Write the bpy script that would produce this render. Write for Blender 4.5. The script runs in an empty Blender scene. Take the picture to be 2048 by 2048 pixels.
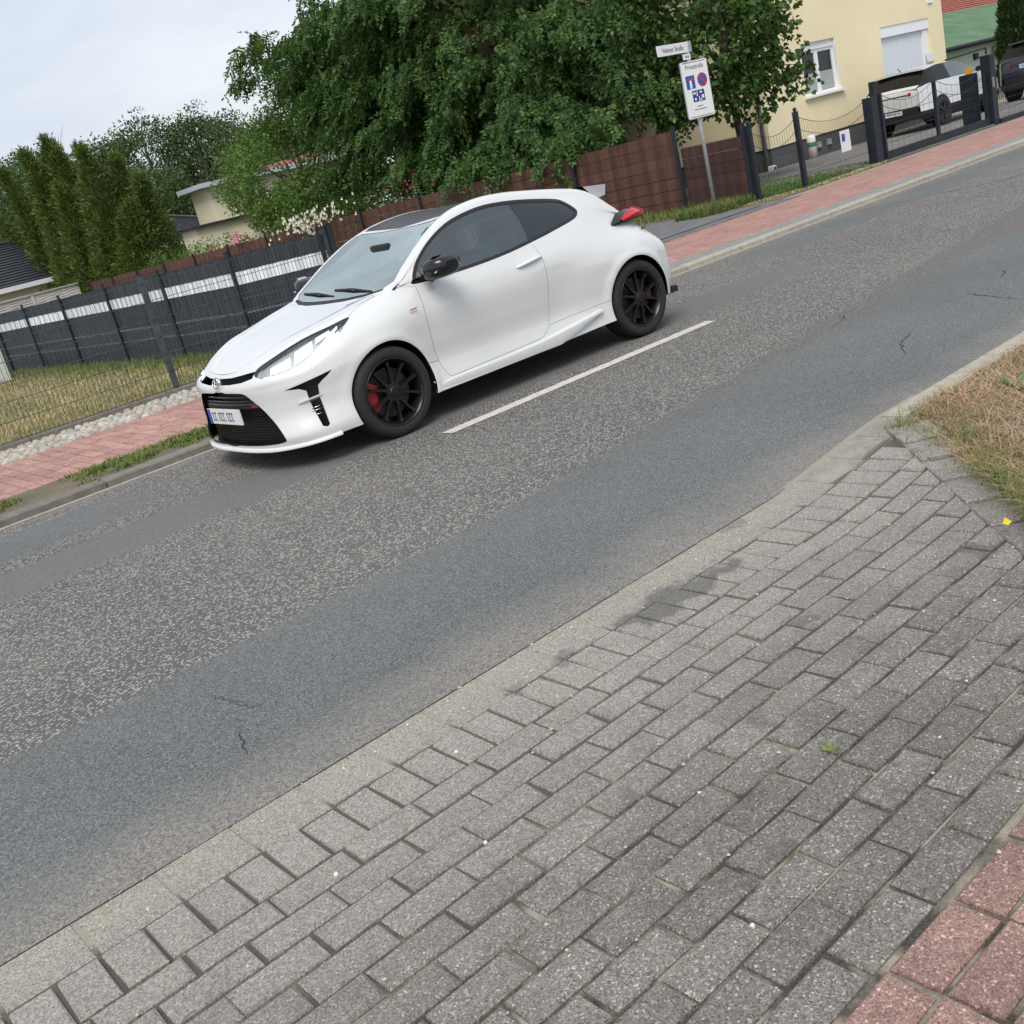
import bpy, bmesh, math, random
import numpy as np
from mathutils import Vector, Matrix, geometry
from mathutils.bvhtree import BVHTree
R = math.radians
SC = bpy.context.scene
COL = SC.collection
RNG = np.random.default_rng(7)
random.seed(7)

# ------------------------------------------------------------------ camera
FPX, PITCH, ROLL, YAW, CAMH = 2112.43, 0.3084266, -0.2462423, 0.6339489, 1.5902
_fw = Vector((math.sin(YAW)*math.cos(PITCH), math.cos(YAW)*math.cos(PITCH), -math.sin(PITCH)))
_r0 = Vector((math.cos(YAW), -math.sin(YAW), 0)); _u0 = _r0.cross(_fw)
_r = math.cos(ROLL)*_r0 + math.sin(ROLL)*_u0; _u = _r.cross(_fw)
cam = bpy.data.cameras.new('camera'); camo = bpy.data.objects.new('camera', cam); COL.objects.link(camo)
cam.sensor_width = 36; cam.sensor_height = 36; cam.sensor_fit = 'HORIZONTAL'; cam.lens = FPX/2048*36
cam.clip_start = .05; cam.clip_end = 2000
camo.matrix_world = Matrix(((_r.x, _u.x, -_fw.x, 0), (_r.y, _u.y, -_fw.y, 0), (_r.z, _u.z, -_fw.z, CAMH), (0, 0, 0, 1)))
SC.camera = camo

# ------------------------------------------------------------------ sky, sun, exposure
SUN_EL, SUN_AZ = R(54), R(226)      # azimuth of the sun, from +Y towards +X
w = bpy.data.worlds.new('World'); SC.world = w; w.use_nodes = True
wn = w.node_tree; bg = wn.nodes['Background']; bg.inputs['Strength'].default_value = .1
sky = wn.nodes.new('ShaderNodeTexSky'); sky.sky_type = 'NISHITA'; sky.sun_disc = False
sky.sun_elevation = SUN_EL; sky.sun_rotation = SUN_AZ; sky.air_density = 1.2; sky.dust_density = 3; sky.ozone_density = 1
tc = wn.nodes.new('ShaderNodeTexCoord'); mp = wn.nodes.new('ShaderNodeMapping'); mp.inputs['Scale'].default_value = (1.0, 1.0, 3.2)
mp.inputs['Rotation'].default_value = (0, 0, .9)
wn.links.new(tc.outputs['Generated'], mp.inputs['Vector'])
nz = wn.nodes.new('ShaderNodeTexNoise'); nz.inputs['Scale'].default_value = 2.1; nz.inputs['Detail'].default_value = 5; nz.inputs['Roughness'].default_value = .55
nz.inputs['Distortion'].default_value = .35
wn.links.new(mp.outputs['Vector'], nz.inputs['Vector'])
rp = wn.nodes.new('ShaderNodeValToRGB'); rp.color_ramp.elements[0].position = .33; rp.color_ramp.elements[0].color = (5.3, 6.0, 7.1, 1)
rp.color_ramp.elements[1].position = .68; rp.color_ramp.elements[1].color = (7.8, 8.0, 8.35, 1)
wn.links.new(nz.outputs['Fac'], rp.inputs['Fac'])
mx = wn.nodes.new('ShaderNodeMix'); mx.data_type = 'RGBA'; mx.inputs['Factor'].default_value = .88
wn.links.new(sky.outputs['Color'], mx.inputs['A']); wn.links.new(rp.outputs['Color'], mx.inputs['B'])
wn.links.new(mx.outputs['Result'], bg.inputs['Color'])
sl = bpy.data.lights.new('sun', 'SUN'); sl.energy = 2.15; sl.angle = R(32); sl.color = (1, .955, .89)
so = bpy.data.objects.new('sun', sl); COL.objects.link(so)
so.rotation_euler = (-Vector((math.sin(SUN_AZ)*math.cos(SUN_EL), math.cos(SUN_AZ)*math.cos(SUN_EL), math.sin(SUN_EL)))).to_track_quat('-Z', 'Y').to_euler()
SC.view_settings.view_transform = 'Standard'; SC.view_settings.look = 'None'; SC.view_settings.gamma = 1
SC.view_settings.exposure = .34; SC.view_settings.use_curve_mapping = False
SC.render.engine = 'CYCLES'
SC.cycles.max_bounces = 8; SC.cycles.transparent_max_bounces = 12; SC.cycles.diffuse_bounces = 3
SC.cycles.use_denoising = True

# ------------------------------------------------------------------ helpers
def lot(y):                     # the land falls away gently behind the footpath
    return .06 - .0135*max(0., y-12.)

class MB:
    """collects boxes, tubes and polygons; build() makes ONE mesh object"""
    def __init__(s): s.v = []; s.f = []
    def add(s, vs, fs):
        n = len(s.v); s.v += [tuple(x) for x in vs]; s.f += [tuple(i+n for i in f) for f in fs]; return s
    def box(s, x0, x1, y0, y1, z0, z1, M=None):
        vs = [Vector((x, y, z)) for z in (z0, z1) for x, y in ((x0, y0), (x1, y0), (x1, y1), (x0, y1))]
        if M: vs = [M @ q for q in vs]
        return s.add(vs, [(3, 2, 1, 0), (4, 5, 6, 7), (0, 1, 5, 4), (1, 2, 6, 5), (2, 3, 7, 6), (3, 0, 4, 7)])
    def bbox(s, x0, x1, y0, y1, z0, z1, b=.005, M=None):
        """box with all top edges chamfered by b"""
        vs = [Vector((x, y, z0)) for x, y in ((x0, y0), (x1, y0), (x1, y1), (x0, y1))]
        vs += [Vector((x, y, z1-b)) for x, y in ((x0, y0), (x1, y0), (x1, y1), (x0, y1))]
        vs += [Vector((x, y, z1)) for x, y in ((x0+b, y0+b), (x1-b, y0+b), (x1-b, y1-b), (x0+b, y1-b))]
        if M: vs = [M @ q for q in vs]
        fs = [(3, 2, 1, 0), (8, 9, 10, 11)]
        for k in (0, 4):
            for i in range(4): fs.append((k+i, k+(i+1) % 4, k+4+(i+1) % 4, k+4+i))
        return s.add(vs, fs)
    def tube(s, pts, r, n=6, cap=True):
        pts = [Vector(q) for q in pts]; m = len(pts)
        rr = r if isinstance(r, (list, tuple)) else [r]*m
        vs = []; ref = None
        for i, q in enumerate(pts):
            d = (pts[min(i+1, m-1)]-pts[max(i-1, 0)]).normalized()
            if ref is None or abs(ref.dot(d)) > .98: ref = d.orthogonal().normalized()
            a = (ref - d*ref.dot(d)).normalized(); b = d.cross(a); ref = a
            for k in range(n):
                t = 2*math.pi*k/n; vs.append(q + rr[i]*(a*math.cos(t)+b*math.sin(t)))
        fs = [(i*n+k, i*n+(k+1) % n, (i+1)*n+(k+1) % n, (i+1)*n+k) for i in range(m-1) for k in range(n)]
        if cap: fs += [tuple(range(n-1, -1, -1)), tuple(range((m-1)*n, m*n))]
        return s.add(vs, fs)
    def prism(s, poly, d):
        """poly: list of 3D points (planar), d: extrusion vector"""
        n = len(poly); d = Vector(d); vs = [Vector(q) for q in poly]+[Vector(q)+d for q in poly]
        return s.add(vs, [tuple(range(n-1, -1, -1)), tuple(range(n, 2*n))]+[(i, (i+1) % n, n+(i+1) % n, n+i) for i in range(n)])
    def lathe(s, prof, M, n=32, close=False):
        """prof: (r, h) list turned about local Z of M"""
        m = len(prof)
        vs = [M @ Vector((r*math.cos(2*math.pi*k/n), r*math.sin(2*math.pi*k/n), h)) for r, h in prof for k in range(n)]
        fs = [(i*n+k, i*n+(k+1) % n, (i+1)*n+(k+1) % n, (i+1)*n+k) for i in range(m-1) for k in range(n)]
        if close: fs += [((m-1)*n+k, (m-1)*n+(k+1) % n, (k+1) % n, k) for k in range(n)]
        return s.add(vs, fs)
    def grid(s, P):
        """P: rows of 3D points"""
        a, b = len(P), len(P[0])
        return s.add([q for r in P for q in r], [(i*b+j, i*b+j+1, (i+1)*b+j+1, (i+1)*b+j) for i in range(a-1) for j in range(b-1)])
    def mesh(s, name):
        me = bpy.data.meshes.new(name); me.from_pydata(s.v, [], s.f); me.validate(); me.update(); return me
    def build(s, name, mat, parent=None, smooth=False, bevel=0, fix=True, angle=None):
        me = s.mesh(name)
        if fix:
            bm = bmesh.new(); bm.from_mesh(me); bmesh.ops.recalc_face_normals(bm, faces=bm.faces); bm.to_mesh(me); bm.free()
        return link(name, me, mat, parent, smooth, bevel, angle)

def pmat(o):
    """world matrix of a parent whose depsgraph has not run yet"""
    m = Matrix.LocRotScale(o.location, o.rotation_euler, o.scale)
    if o.parent: m = pmat(o.parent) @ o.matrix_parent_inverse @ m
    return m
def link(name, me, mat, parent=None, smooth=False, bevel=0, angle=None):
    """vertices are world coordinates; the parent's transform is undone"""
    o = bpy.data.objects.new(name, me); COL.objects.link(o)
    if mat is not None: me.materials.append(mat)
    if smooth: me.shade_smooth()
    if angle is not None:
        me.shade_smooth(); me.set_sharp_from_angle(angle=R(angle))
    if parent is not None:
        o.parent = parent; o.matrix_parent_inverse = pmat(parent).inverted()
    if bevel:
        b = o.modifiers.new('bevel', 'BEVEL'); b.width = bevel; b.segments = 2; b.limit_method = 'ANGLE'; b.angle_limit = R(40)
    return o
def local(o):
    """vertices are the parent's own coordinates"""
    o.matrix_parent_inverse = Matrix(); return o
def np_mesh(name, V, F, mat, parent=None, smooth=False, attr=None):
    """fast mesh from arrays: V (n,3), F (m,3 or 4)"""
    V = np.ascontiguousarray(V, np.float32); F = np.ascontiguousarray(F, np.int32); k = F.shape[1]
    me = bpy.data.meshes.new(name); me.vertices.add(len(V)); me.vertices.foreach_set('co', V.ravel())
    me.loops.add(F.size); me.loops.foreach_set('vertex_index', F.ravel())
    me.polygons.add(len(F)); me.polygons.foreach_set('loop_start', np.arange(0, F.size, k, dtype=np.int32))
    try: me.polygons.foreach_set('loop_total', np.full(len(F), k, np.int32))
    except Exception: pass
    me.update(calc_edges=True)
    return link(name, me, mat, parent, smooth)
def thing(name, label, cat, loc=(0, 0, 0), rz=0, group=None):
    o = bpy.data.objects.new(name, None); COL.objects.link(o); o.location = loc; o.rotation_euler = (0, 0, rz)
    o.empty_display_size = .1
    return tag(o, label, cat, group)
def tag(o, label, cat=None, group=None):
    o['label'] = label
    if cat: o['category'] = cat
    if group: o['group'] = group
    return o
def kind(o, k, label=None):
    o['kind'] = k
    if label: o['label'] = label
    return o

# ------------------------------------------------------------------ material helpers
class NT:
    def __init__(s, name):
        s.m = bpy.data.materials.new(name); s.m.use_nodes = True; s.t = s.m.node_tree; s.b = s.t.nodes['Principled BSDF']
        s.out = s.t.nodes['Material Output']; s._pos = None
    def n(s, t, ins=None, **at):
        q = s.t.nodes.new('ShaderNode'+t)
        for k, v in at.items(): setattr(q, k, v)
        for k, v in (ins or {}).items(): s.set(q.inputs[k], v)
        return q
    def set(s, sock, v):
        if hasattr(v, 'is_output'): s.t.links.new(v, sock)
        elif isinstance(v, (tuple, list)) and len(v) == 3 and sock.type == 'RGBA': sock.default_value = (*v, 1)
        else: sock.default_value = v
    def P(s, **k):
        for a, v in k.items(): s.set(s.b.inputs[a.replace('_', ' ')], v)
        return s
    @property
    def pos(s):
        if s._pos is None: s._pos = s.n('NewGeometry')
        return s._pos.outputs['Position']
    def obj(s): return s.n('TexCoord').outputs['Object']
    def rnd(s): return s.n('ObjectInfo').outputs['Random']
    def island(s): return s.n('NewGeometry').outputs['Random Per Island']
    def scale(s, vec, sc): return s.n('VectorMath', {0: vec, 1: sc}, operation='MULTIPLY').outputs[0]
    def noise(s, vec, sc, det=3, rough=.55, dist=0): return s.n('TexNoise', {'Vector': vec, 'Scale': sc, 'Detail': det, 'Roughness': rough, 'Distortion': dist}).outputs['Fac']
    def vor(s, vec, sc, feature='F1'): return s.n('TexVoronoi', {'Vector': vec, 'Scale': sc}, feature=feature)
    def math(s, op, a, b=0., c=0., clamp=False):
        q = s.n('Math', {0: a, 1: b, 2: c}, operation=op); q.use_clamp = clamp; return q.outputs[0]
    def mrange(s, v, a, b, c=0., d=1.):
        return s.n('MapRange', {'Value': v, 'From Min': a, 'From Max': b, 'To Min': c, 'To Max': d}).outputs[0]
    def mix(s, f, a, b, blend='MIX'):
        q = s.n('Mix', data_type='RGBA', blend_type=blend); s.set(q.inputs['Factor'], f); s.set(q.inputs['A'], a); s.set(q.inputs['B'], b)
        return q.outputs['Result']
    def ramp(s, f, stops):
        q = s.n('ValToRGB', {'Fac': f}); e = q.color_ramp.elements
        while len(e) < len(stops): e.new(.5)
        for x, (p, c) in zip(e, stops): x.position = p; x.color = (*c, 1) if len(c) == 3 else c
        return q.outputs['Color']
    def hsv(s, col, h=.5, sat=1., v=1.): return s.n('HueSaturation', {'Color': col, 'Hue': h, 'Saturation': sat, 'Value': v}).outputs['Color']
    def bump(s, h, st=.3, d=.01): s.set(s.b.inputs['Normal'], s.n('Bump', {'Height': h, 'Strength': st, 'Distance': d}).outputs['Normal'])
    def xyz(s, vec=None): return s.n('SeparateXYZ', {0: vec if vec is not None else s.pos}).outputs
def plain(name, col, rough=.5, metal=0., noise=0., scale=8., **k):
    t = NT(name)
    if noise:
        f = t.noise(t.obj(), scale, 4)
        c = t.mix(t.mrange(f, .3, .7), tuple(x*(1-noise) for x in col), tuple(min(1, x*(1+noise)) for x in col))
    else: c = col
    t.P(Base_Color=c, Roughness=rough, Metallic=metal, **k); return t.m
# ================================================================== materials of the ground
def m_road():
    t = NT('asphalt'); X, Y, Z = t.xyz()
    wob = t.noise(t.pos, 2.2, 4); fine = t.noise(t.pos, 38, 2)
    yy = t.math('ADD', Y, t.math('ADD', t.math('MULTIPLY', t.math('SUBTRACT', wob, .5), .10), t.math('MULTIPLY', t.math('SUBTRACT', fine, .5), .07)))
    xx = t.math('ADD', X, t.math('MULTIPLY', t.math('SUBTRACT', wob, .5), .5))
    def band(v, a, b, s=.03): return t.math('MULTIPLY', t.mrange(v, a-s, a+s), t.mrange(v, b-s, b+s, 1, 0))
    big = t.noise(t.pos, .55, 3)
    # near lane: smooth resurfaced strip; middle: coarse chippings; far: strips of repair
    edge = t.math('ADD', 4.06, t.math('MULTIPLY', t.mrange(X, 2.8, 9.0), .55))
    smooth1 = t.mrange(t.math('SUBTRACT', yy, edge), -.04, .04, 1, 0)
    edge2 = t.math('ADD', 4.06, t.math('MULTIPLY', t.mrange(X, 2.8, 11.0), 1.2))
    worn = t.mrange(t.math('SUBTRACT', yy, edge2), -.05, .05, 1, 0)
    smooth2 = t.math('MULTIPLY', t.math('MULTIPLY', band(yy, 6.24, 6.86, .06), t.mrange(xx, 7.6, 9.2, 1, 0)), t.mrange(t.noise(t.pos, 9, 4), .28, .48, .45, 1))
    smooth3 = t.math('MULTIPLY', band(yy, 7.2, 7.95), t.mrange(xx, 2.0, 2.6, 1, 0))
    smooth4 = t.math('MULTIPLY', band(yy, 7.3, 8.0), t.mrange(xx, 9.5, 10.2))
    sm = t.math('MAXIMUM', t.math('MAXIMUM', smooth1, smooth2), t.math('MAXIMUM', smooth3, smooth4))
    # coarse chippings
    vv = t.vor(t.scale(t.pos, (1, 1, .2)), 84); val = t.xyz(vv.outputs['Color'])[0]; d = vv.outputs['Distance']
    lightst = t.mrange(val, .44, .60)
    body = t.mrange(d, .40, .62, 1, 0)
    stone = t.math('MULTIPLY', lightst, body)
    sc = t.ramp(t.xyz(vv.outputs['Color'])[1], [(0, (.37, .345, .31)), (.5, (.27, .26, .245)), (1, (.44, .42, .39))])
    matrix = t.mix(t.mrange(big, .35, .7), (.088, .084, .079), (.120, .113, .104))
    coarse = t.mix(stone, matrix, sc)
    # smooth asphalt
    v2 = t.vor(t.pos, 260); s2 = t.mrange(t.xyz(v2.outputs['Color'])[0], .80, .95)
    n2 = t.noise(t.pos, 120, 2)
    base = t.mix(n2, (.062, .068, .067), (.128, .136, .134))
    base = t.mix(t.mrange(big, .4, .62), base, t.mix(n2, (.080, .085, .084), (.150, .155, .152)))
    v5 = t.vor(t.pos, 150); base = t.hsv(base, .5, 1, t.mrange(t.xyz(v5.outputs['Color'])[1], 0, 1, .62, 1.38)); smc = t.mix(t.math('MULTIPLY', s2, .5), base, (.40, .40, .40))
    wornc = t.mix(t.math('MULTIPLY', stone, .36), t.mix(n2, (.088, .082, .075), (.138, .129, .119)), sc)
    c = t.mix(t.math('MULTIPLY', worn, .92), coarse, wornc)
    c = t.mix(sm, c, smc)
    c = t.mix(smooth2, c, t.hsv(t.mix(n2, (.100, .096, .094), (.172, .165, .160)), .5, 1, t.mrange(t.xyz(v5.outputs['Color'])[2], 0, 1, .68, 1.32)))
    # pale sandy margins beside both kerbs
    sand = t.math('MAXIMUM', t.mrange(t.math('ADD', yy, t.math('MULTIPLY', t.math('SUBTRACT', wob, .5), .5)), 2.84, 3.20, 1, 0), t.mrange(yy, 8.10, 8.26))
    c = t.mix(t.math('MULTIPLY', sand, .62), c, t.mix(t.xyz(v5.outputs['Color'])[2], (.11, .10, .088), (.36, .325, .285)))
    t.P(Base_Color=c, Roughness=.86)
    h = t.math('ADD', t.math('MULTIPLY', t.math('SUBTRACT', 1., d), t.mix(sm, (1, 1, 1), (.15, .15, .15))), t.math('ADD', t.math('MULTIPLY', t.xyz(v5.outputs['Color'])[1], .5), t.math('MULTIPLY', n2, .4)))
    t.bump(h, .55, .012); return t.m
def m_paver(name, lo, hi, sandy=False):
    t = NT(name); o = t.pos; r = t.rnd()
    v = t.vor(o, 205); v3 = t.vor(o, 420); g = t.noise(o, 260, 2); big = t.noise(o, 3.0, 4); blot = t.noise(o, 11, 3)
    c = t.mix(t.mrange(g, .32, .70), lo, hi)
    spk = t.mrange(t.xyz(v.outputs['Color'])[0], .86, .95)
    c = t.mix(t.math('MULTIPLY', spk, .42), c, tuple(min(1, x*2.3+.05) for x in hi))
    c = t.hsv(c, .5, 1, t.mrange(t.xyz(v.outputs['Color'])[2], 0, 1, .74, 1.26)); c = t.hsv(c, .5, 1, t.mrange(t.xyz(v3.outputs['Color'])[0], 0, 1, .78, 1.22))
    tan = t.mrange(t.xyz(v3.outputs['Color'])[1], .86, .92); c = t.mix(t.math('MULTIPLY', tan, .35), c, (.30, .22, .14))
    dk = t.mrange(t.xyz(v.outputs['Color'])[1], .84, .95)
    c = t.mix(t.math('MULTIPLY', dk, .6), c, tuple(x*.45 for x in lo))
    c = t.hsv(c, .5, 1, t.mrange(r, 0, 1, .85, 1.13))
    c = t.hsv(c, .5, 1, t.mrange(big, .3, .7, .82, 1.14))
    c = t.mix(t.math('MULTIPLY', t.mrange(blot, .60, .72), .35), c, tuple(x*.55 for x in lo))
    if sandy:                                     # road dust lies on the rows next to the gutter
        Y = t.xyz()[1]; n = t.noise(o, 6, 4)
        f = t.mrange(t.math('ADD', Y, t.math('MULTIPLY', t.math('SUBTRACT', n, .5), .5)), 1.55, 2.5)
        dust = t.mix(t.xyz(v.outputs['Color'])[2], (.20, .187, .166), (.46, .432, .385))
        c = t.mix(t.math('MULTIPLY', f, .66), c, dust)
        f2 = t.mrange(t.math('ADD', Y, t.math('MULTIPLY', t.math('SUBTRACT', n, .5), .16)), 2.64, 2.71)
        c = t.mix(t.math('MULTIPLY', f2, .75), c, t.mix(t.xyz(v.outputs['Color'])[2], (.20, .182, .147), (.41, .380, .318)))
    if sandy:                                     # an old oil stain by the gutter and scattered drips
        X = t.xyz()[0]; dx = t.math('DIVIDE', t.math('SUBTRACT', X, 2.52), .36); dy = t.math('DIVIDE', t.math('SUBTRACT', Y, 2.55), .12)
        e = t.math('ADD', t.math('ADD', t.math('MULTIPLY', dx, dx), t.math('MULTIPLY', dy, dy)), t.math('MULTIPLY', t.math('SUBTRACT', t.noise(o, 9, 3), .5), 2.6))
        c = t.mix(t.math('MULTIPLY', t.mrange(e, .35, .75, 1, 0), .6), c, (.055, .057, .060))
        c = t.mix(t.math('MULTIPLY', t.mrange(t.noise(o, 3.7, 2), .66, .70), .4), c, (.06, .058, .055))
    t.P(Base_Color=c, Roughness=.9); t.bump(t.math('ADD', t.xyz(v.outputs['Color'])[2], t.math('ADD', g, t.math('MULTIPLY', blot, .6))), .5, .006); return t.m
def m_joint():
    t = NT('joint_sand'); n = t.noise(t.pos, 5, 4); g = t.noise(t.pos, 130, 2)
    c = t.mix(t.mrange(g, .3, .7), (.035, .032, .026), (.085, .078, .062))
    c = t.mix(t.mrange(n, .46, .60), c, t.mix(g, (.22, .195, .15), (.38, .34, .27)))
    c = t.mix(t.math('MULTIPLY', t.mrange(t.noise(t.pos, 7.7, 3), .58, .68), .5), c, (.055, .075, .028))
    Y = t.xyz()[1]; c = t.mix(t.mrange(Y, 1.75, 2.15), c, t.mix(g, (.062, .057, .049), (.125, .115, .098)))
    c = t.mix(t.mrange(Y, 2.60, 2.66), c, t.mix(g, (.20, .18, .145), (.36, .33, .275)))
    t.P(Base_Color=c, Roughness=1.); t.bump(g, .5, .01); return t.m
def m_concrete(name, lo, hi, sc=14):
    t = NT(name); n = t.noise(t.pos, sc, 5, .6); g = t.noise(t.pos, 170, 2); r = t.rnd()
    c = t.mix(t.mrange(n, .3, .7), lo, hi); c = t.hsv(c, .5, 1, t.mrange(g, .3, .7, .86, 1.12)); c = t.hsv(c, .5, 1, t.mrange(r, 0, 1, .9, 1.08))
    t.P(Base_Color=c, Roughness=.9); t.bump(t.math('ADD', g, n), .3, .006); return t.m
def m_soil(name, a, b, c3, sc=3):
    t = NT(name); n = t.noise(t.pos, sc, 5); g = t.noise(t.pos, 60, 3)
    c = t.mix(t.mrange(n, .35, .65), a, b); c = t.mix(t.mrange(g, .5, .75), c, c3)
    t.P(Base_Color=c, Roughness=1.); t.bump(g, .6, .02); return t.m
M_ROAD = m_road(); M_GREY = m_paver('grey_paver', (.104, .096, .088), (.232, .217, .199), True)
M_PINK = m_paver('red_paver', (.215, .130, .112), (.37, .235, .205)); M_PINKF = m_paver('red_paver_worn', (.37, .205, .172), (.44, .25, .215))
M_JOINT = m_joint(); M_KERB = m_concrete('kerb_concrete', (.135, .122, .105), (.215, .198, .172)); M_KERBL = m_concrete('kerb_sandy', (.28, .255, .205), (.40, .37, .31))
M_KERBM = m_concrete('kerb_dusty', (.20, .185, .155), (.30, .28, .24)); M_SOIL = m_soil('soil', (.10, .085, .055), (.16, .135, .09), (.20, .17, .11)); M_LAND = m_soil('field', (.07, .085, .035), (.11, .11, .055), (.15, .13, .07))
M_DRIVE = m_paver('drive_paver', (.16, .155, .15), (.24, .235, .23)); M_PAINT = m_concrete('road_paint', (.48, .46, .41), (.66, .64, .58), 22)

# ================================================================== the setting
def sheet(name, x0, x1, y0, y1, z, mat, n=1, f=None):
    xs = np.linspace(x0, x1, n+1); ys = np.linspace(y0, y1, n+1)
    m = MB().grid([[(x, y, f(y)+z if f else z) for x in xs] for y in ys]); o = m.build(name, mat, fix=False); kind(o, 'structure'); return o
def far_ground():
    ys = [-60, -5, 2, 8, 12, 16, 24, 40, 70, 120, 300, 900]; xs = [-900, -300, -60, -10, 0, 10, 20, 40, 90, 300, 900]
    m = MB().grid([[(x, y, (lot(min(y, 110))-.13) if y > 8 else -.07) for x in xs] for y in ys])
    return kind(m.build('ground', M_LAND, fix=False), 'structure')
far_ground()
road = sheet('road', -40, 220, 2.80, 8.30, 0, M_ROAD)
private_street = sheet('private_street', 6.9, 14.35, 10.9, 47.5, .012, m_concrete('street_asphalt', (.105, .105, .11), (.155, .155, .16), 4), 12, lot)
# painted centre dash with worn edge
m = MB(); L = []; Rr = []
xs = np.linspace(3.93, 6.79, 60)
for i, x in enumerate(xs):
    L.append((x+(.02 if i == 0 else 0), 5.805+RNG.normal(0, .004), .004)); Rr.append((x, 5.925+RNG.normal(0, .004), .004))
m.grid([L, Rr]); kind(m.build('centre_line', M_PAINT, fix=False), 'structure', 'worn cream dash of the road centre line')
# cracks in the near lane
def crack(pts, wd, seed):
    g = random.Random(seed); P = []
    for (a, b) in zip(pts[:-1], pts[1:]):
        for k in range(8):
            t = k/8; P.append((a[0]+(b[0]-a[0])*t+g.uniform(-.012, .012), a[1]+(b[1]-a[1])*t+g.uniform(-.012, .012)))
    l = []; r = []
    for i, q in enumerate(P):
        d = Vector(P[min(i+1, len(P)-1)])-Vector(P[max(i-1, 0)]); d.normalize(); w_ = wd*g.uniform(.3, 1.2)*(1-abs(2*i/len(P)-1)**3)
        l.append((q[0]-d.y*w_, q[1]+d.x*w_, .003)); r.append((q[0]+d.y*w_, q[1]-d.x*w_, .003))
    o = MB().grid([l, r]).build('crack', M_TAR, road, fix=False); return o
M_TAR = plain('crack_dark', (.022, .022, .022), .9)
crack([(1.16, 3.75), (1.17, 3.62), (1.20, 3.46), (1.235, 3.40)], .0024, 1); crack([(1.08, 3.35), (1.05, 3.24), (1.02, 3.12)], .0022, 2)
crack([(7.2, 3.86), (7.11, 3.75), (6.98, 3.5), (6.88, 3.33)], .004, 3); crack([(7.9, 3.95), (7.8, 3.87), (7.55, 3.8)], .004, 4); crack([(6.75, 4.62), (6.66, 4.5), (6.3, 4.4)], .0035, 5)
crack([(12.3, 8.15), (12.9, 7.4), (13.4, 6.6), (14.6, 6.1)], .012, 6); crack([(6.2, 3.7), (5.9, 3.62), (5.6, 3.4)], .004, 8); crack([(7.6, 3.3), (7.3, 3.25), (7.0, 3.05)], .004, 9)
# ---------------- near footpath: bedding + stones
XL = lambda y: 3.47+(y-1.9)*.905                # the paving is cut off along this oblique line
def ss(a, b, x): t = min(1, max(0, (x-a)/(b-a))); return t*t*(3-2*t)
def rise(x, y): return .072*ss(3.35, 4.35, x+.35*(2.7-y))*ss(1.5, 2.5, y)
near = MB().grid([[(x, y, (-.013 if y < 2.6 else -.005)+rise(x, y)) for x in [-14, 2.5]+[2.5+(XL(y)+.35-2.5)*k/14 for k in range(1, 15)]] for y in [-6, 1.0]+[1.0+.12*k for k in range(1, 14)]+[2.60, 2.612, 2.72, 2.83]]).build('pavement', M_JOINT, fix=False); kind(near, 'structure')
stuff = MB()
def stone_mesh(name, lx, ly, mat, h=.05, b=.006, jit=.0025, seed=0, nvar=7, chips=True):
    out = []
    for k in range(nvar):
        g = random.Random(seed*31+k); mb = MB().bbox(-lx/2, lx/2, -ly/2, ly/2, -h, 0, b)
        mb.v = [(x+g.uniform(-jit, jit), y+g.uniform(-jit, jit), z+(g.uniform(-jit*.4, jit*.4) if z > -h else 0)) for x, y, z in mb.v]
        if chips and k in (2, 5):                                     # a chipped corner
            q = 8+g.randrange(4); x, y, z = mb.v[q]; mb.v[q] = (x-math.copysign(.009, x), y-math.copysign(.007, y), z-.003); x, y, z = mb.v[q-4]; mb.v[q-4] = (x-math.copysign(.003, x), y-math.copysign(.003, y), z-.006)
        me = mb.mesh(name); me.materials.append(mat); out.append(me)
    return out
def lay(items, meshes, name, parent, limit=300, z=0., restname=None, mat=None, tilt=.006, zf=None):
    """items: (x, y, dist); nearest `limit` become objects that share mesh data, the rest one joined part"""
    items = sorted(items, key=lambda q: q[2]); rest = MB()
    for i, (x, y, d) in enumerate(items):
        me = meshes[random.randrange(len(meshes))]; zz = z+random.uniform(-.0025, .0025)
        gx = gy = 0.
        if zf: zz += zf(x, y); gx, gy = (zf(x+.05, y)-zf(x-.05, y))/.1, (zf(x, y+.05)-zf(x, y-.05))/.1
        Rm = Matrix.Translation((x, y, zz)) @ Matrix.Rotation(-math.atan(gx), 4, 'Y') @ Matrix.Rotation(math.atan(gy), 4, 'X') @ Matrix.Rotation(random.uniform(-tilt, tilt), 4, 'Z') @ Matrix.Rotation(random.uniform(-tilt, tilt), 4, 'X') @ Matrix.Rotation(random.uniform(-tilt, tilt), 4, 'Y')
        if i < limit:
            o = bpy.data.objects.new(name, me); COL.objects.link(o); o.parent = parent; o.matrix_parent_inverse = pmat(parent).inverted(); o.matrix_world = Rm
        else:
            rest.add([Rm @ v.co for v in me.vertices], [tuple(f.vertices) for f in me.polygons])
    if rest.v:
        o = rest.build(restname or name+'_field', mat, parent, fix=False); o['kind'] = 'stuff'
MOD = .2355
dist = lambda x, y: (x-1.9)**2*.55+(y-1.7)**2
rows = [2.39-.1133*k for k in range(13)]
it = []
for k in range(12):
    yc = (rows[k]+rows[k+1])/2; off = .933+(MOD/2 if k % 2 else 0)+k*.003
    for i in range(-14, 16):
        x = off+MOD*(i+.5)
        if x-.02 < XL(yc) and x > -1.2: it.append((x+random.uniform(-.003, .003), yc, dist(x, yc)))
lay(it, stone_mesh('paver', MOD-.011, .1133-.012, M_GREY, seed=1), 'paver', near, 235, 0, 'paver_field', M_GREY, .006, rise)
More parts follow.
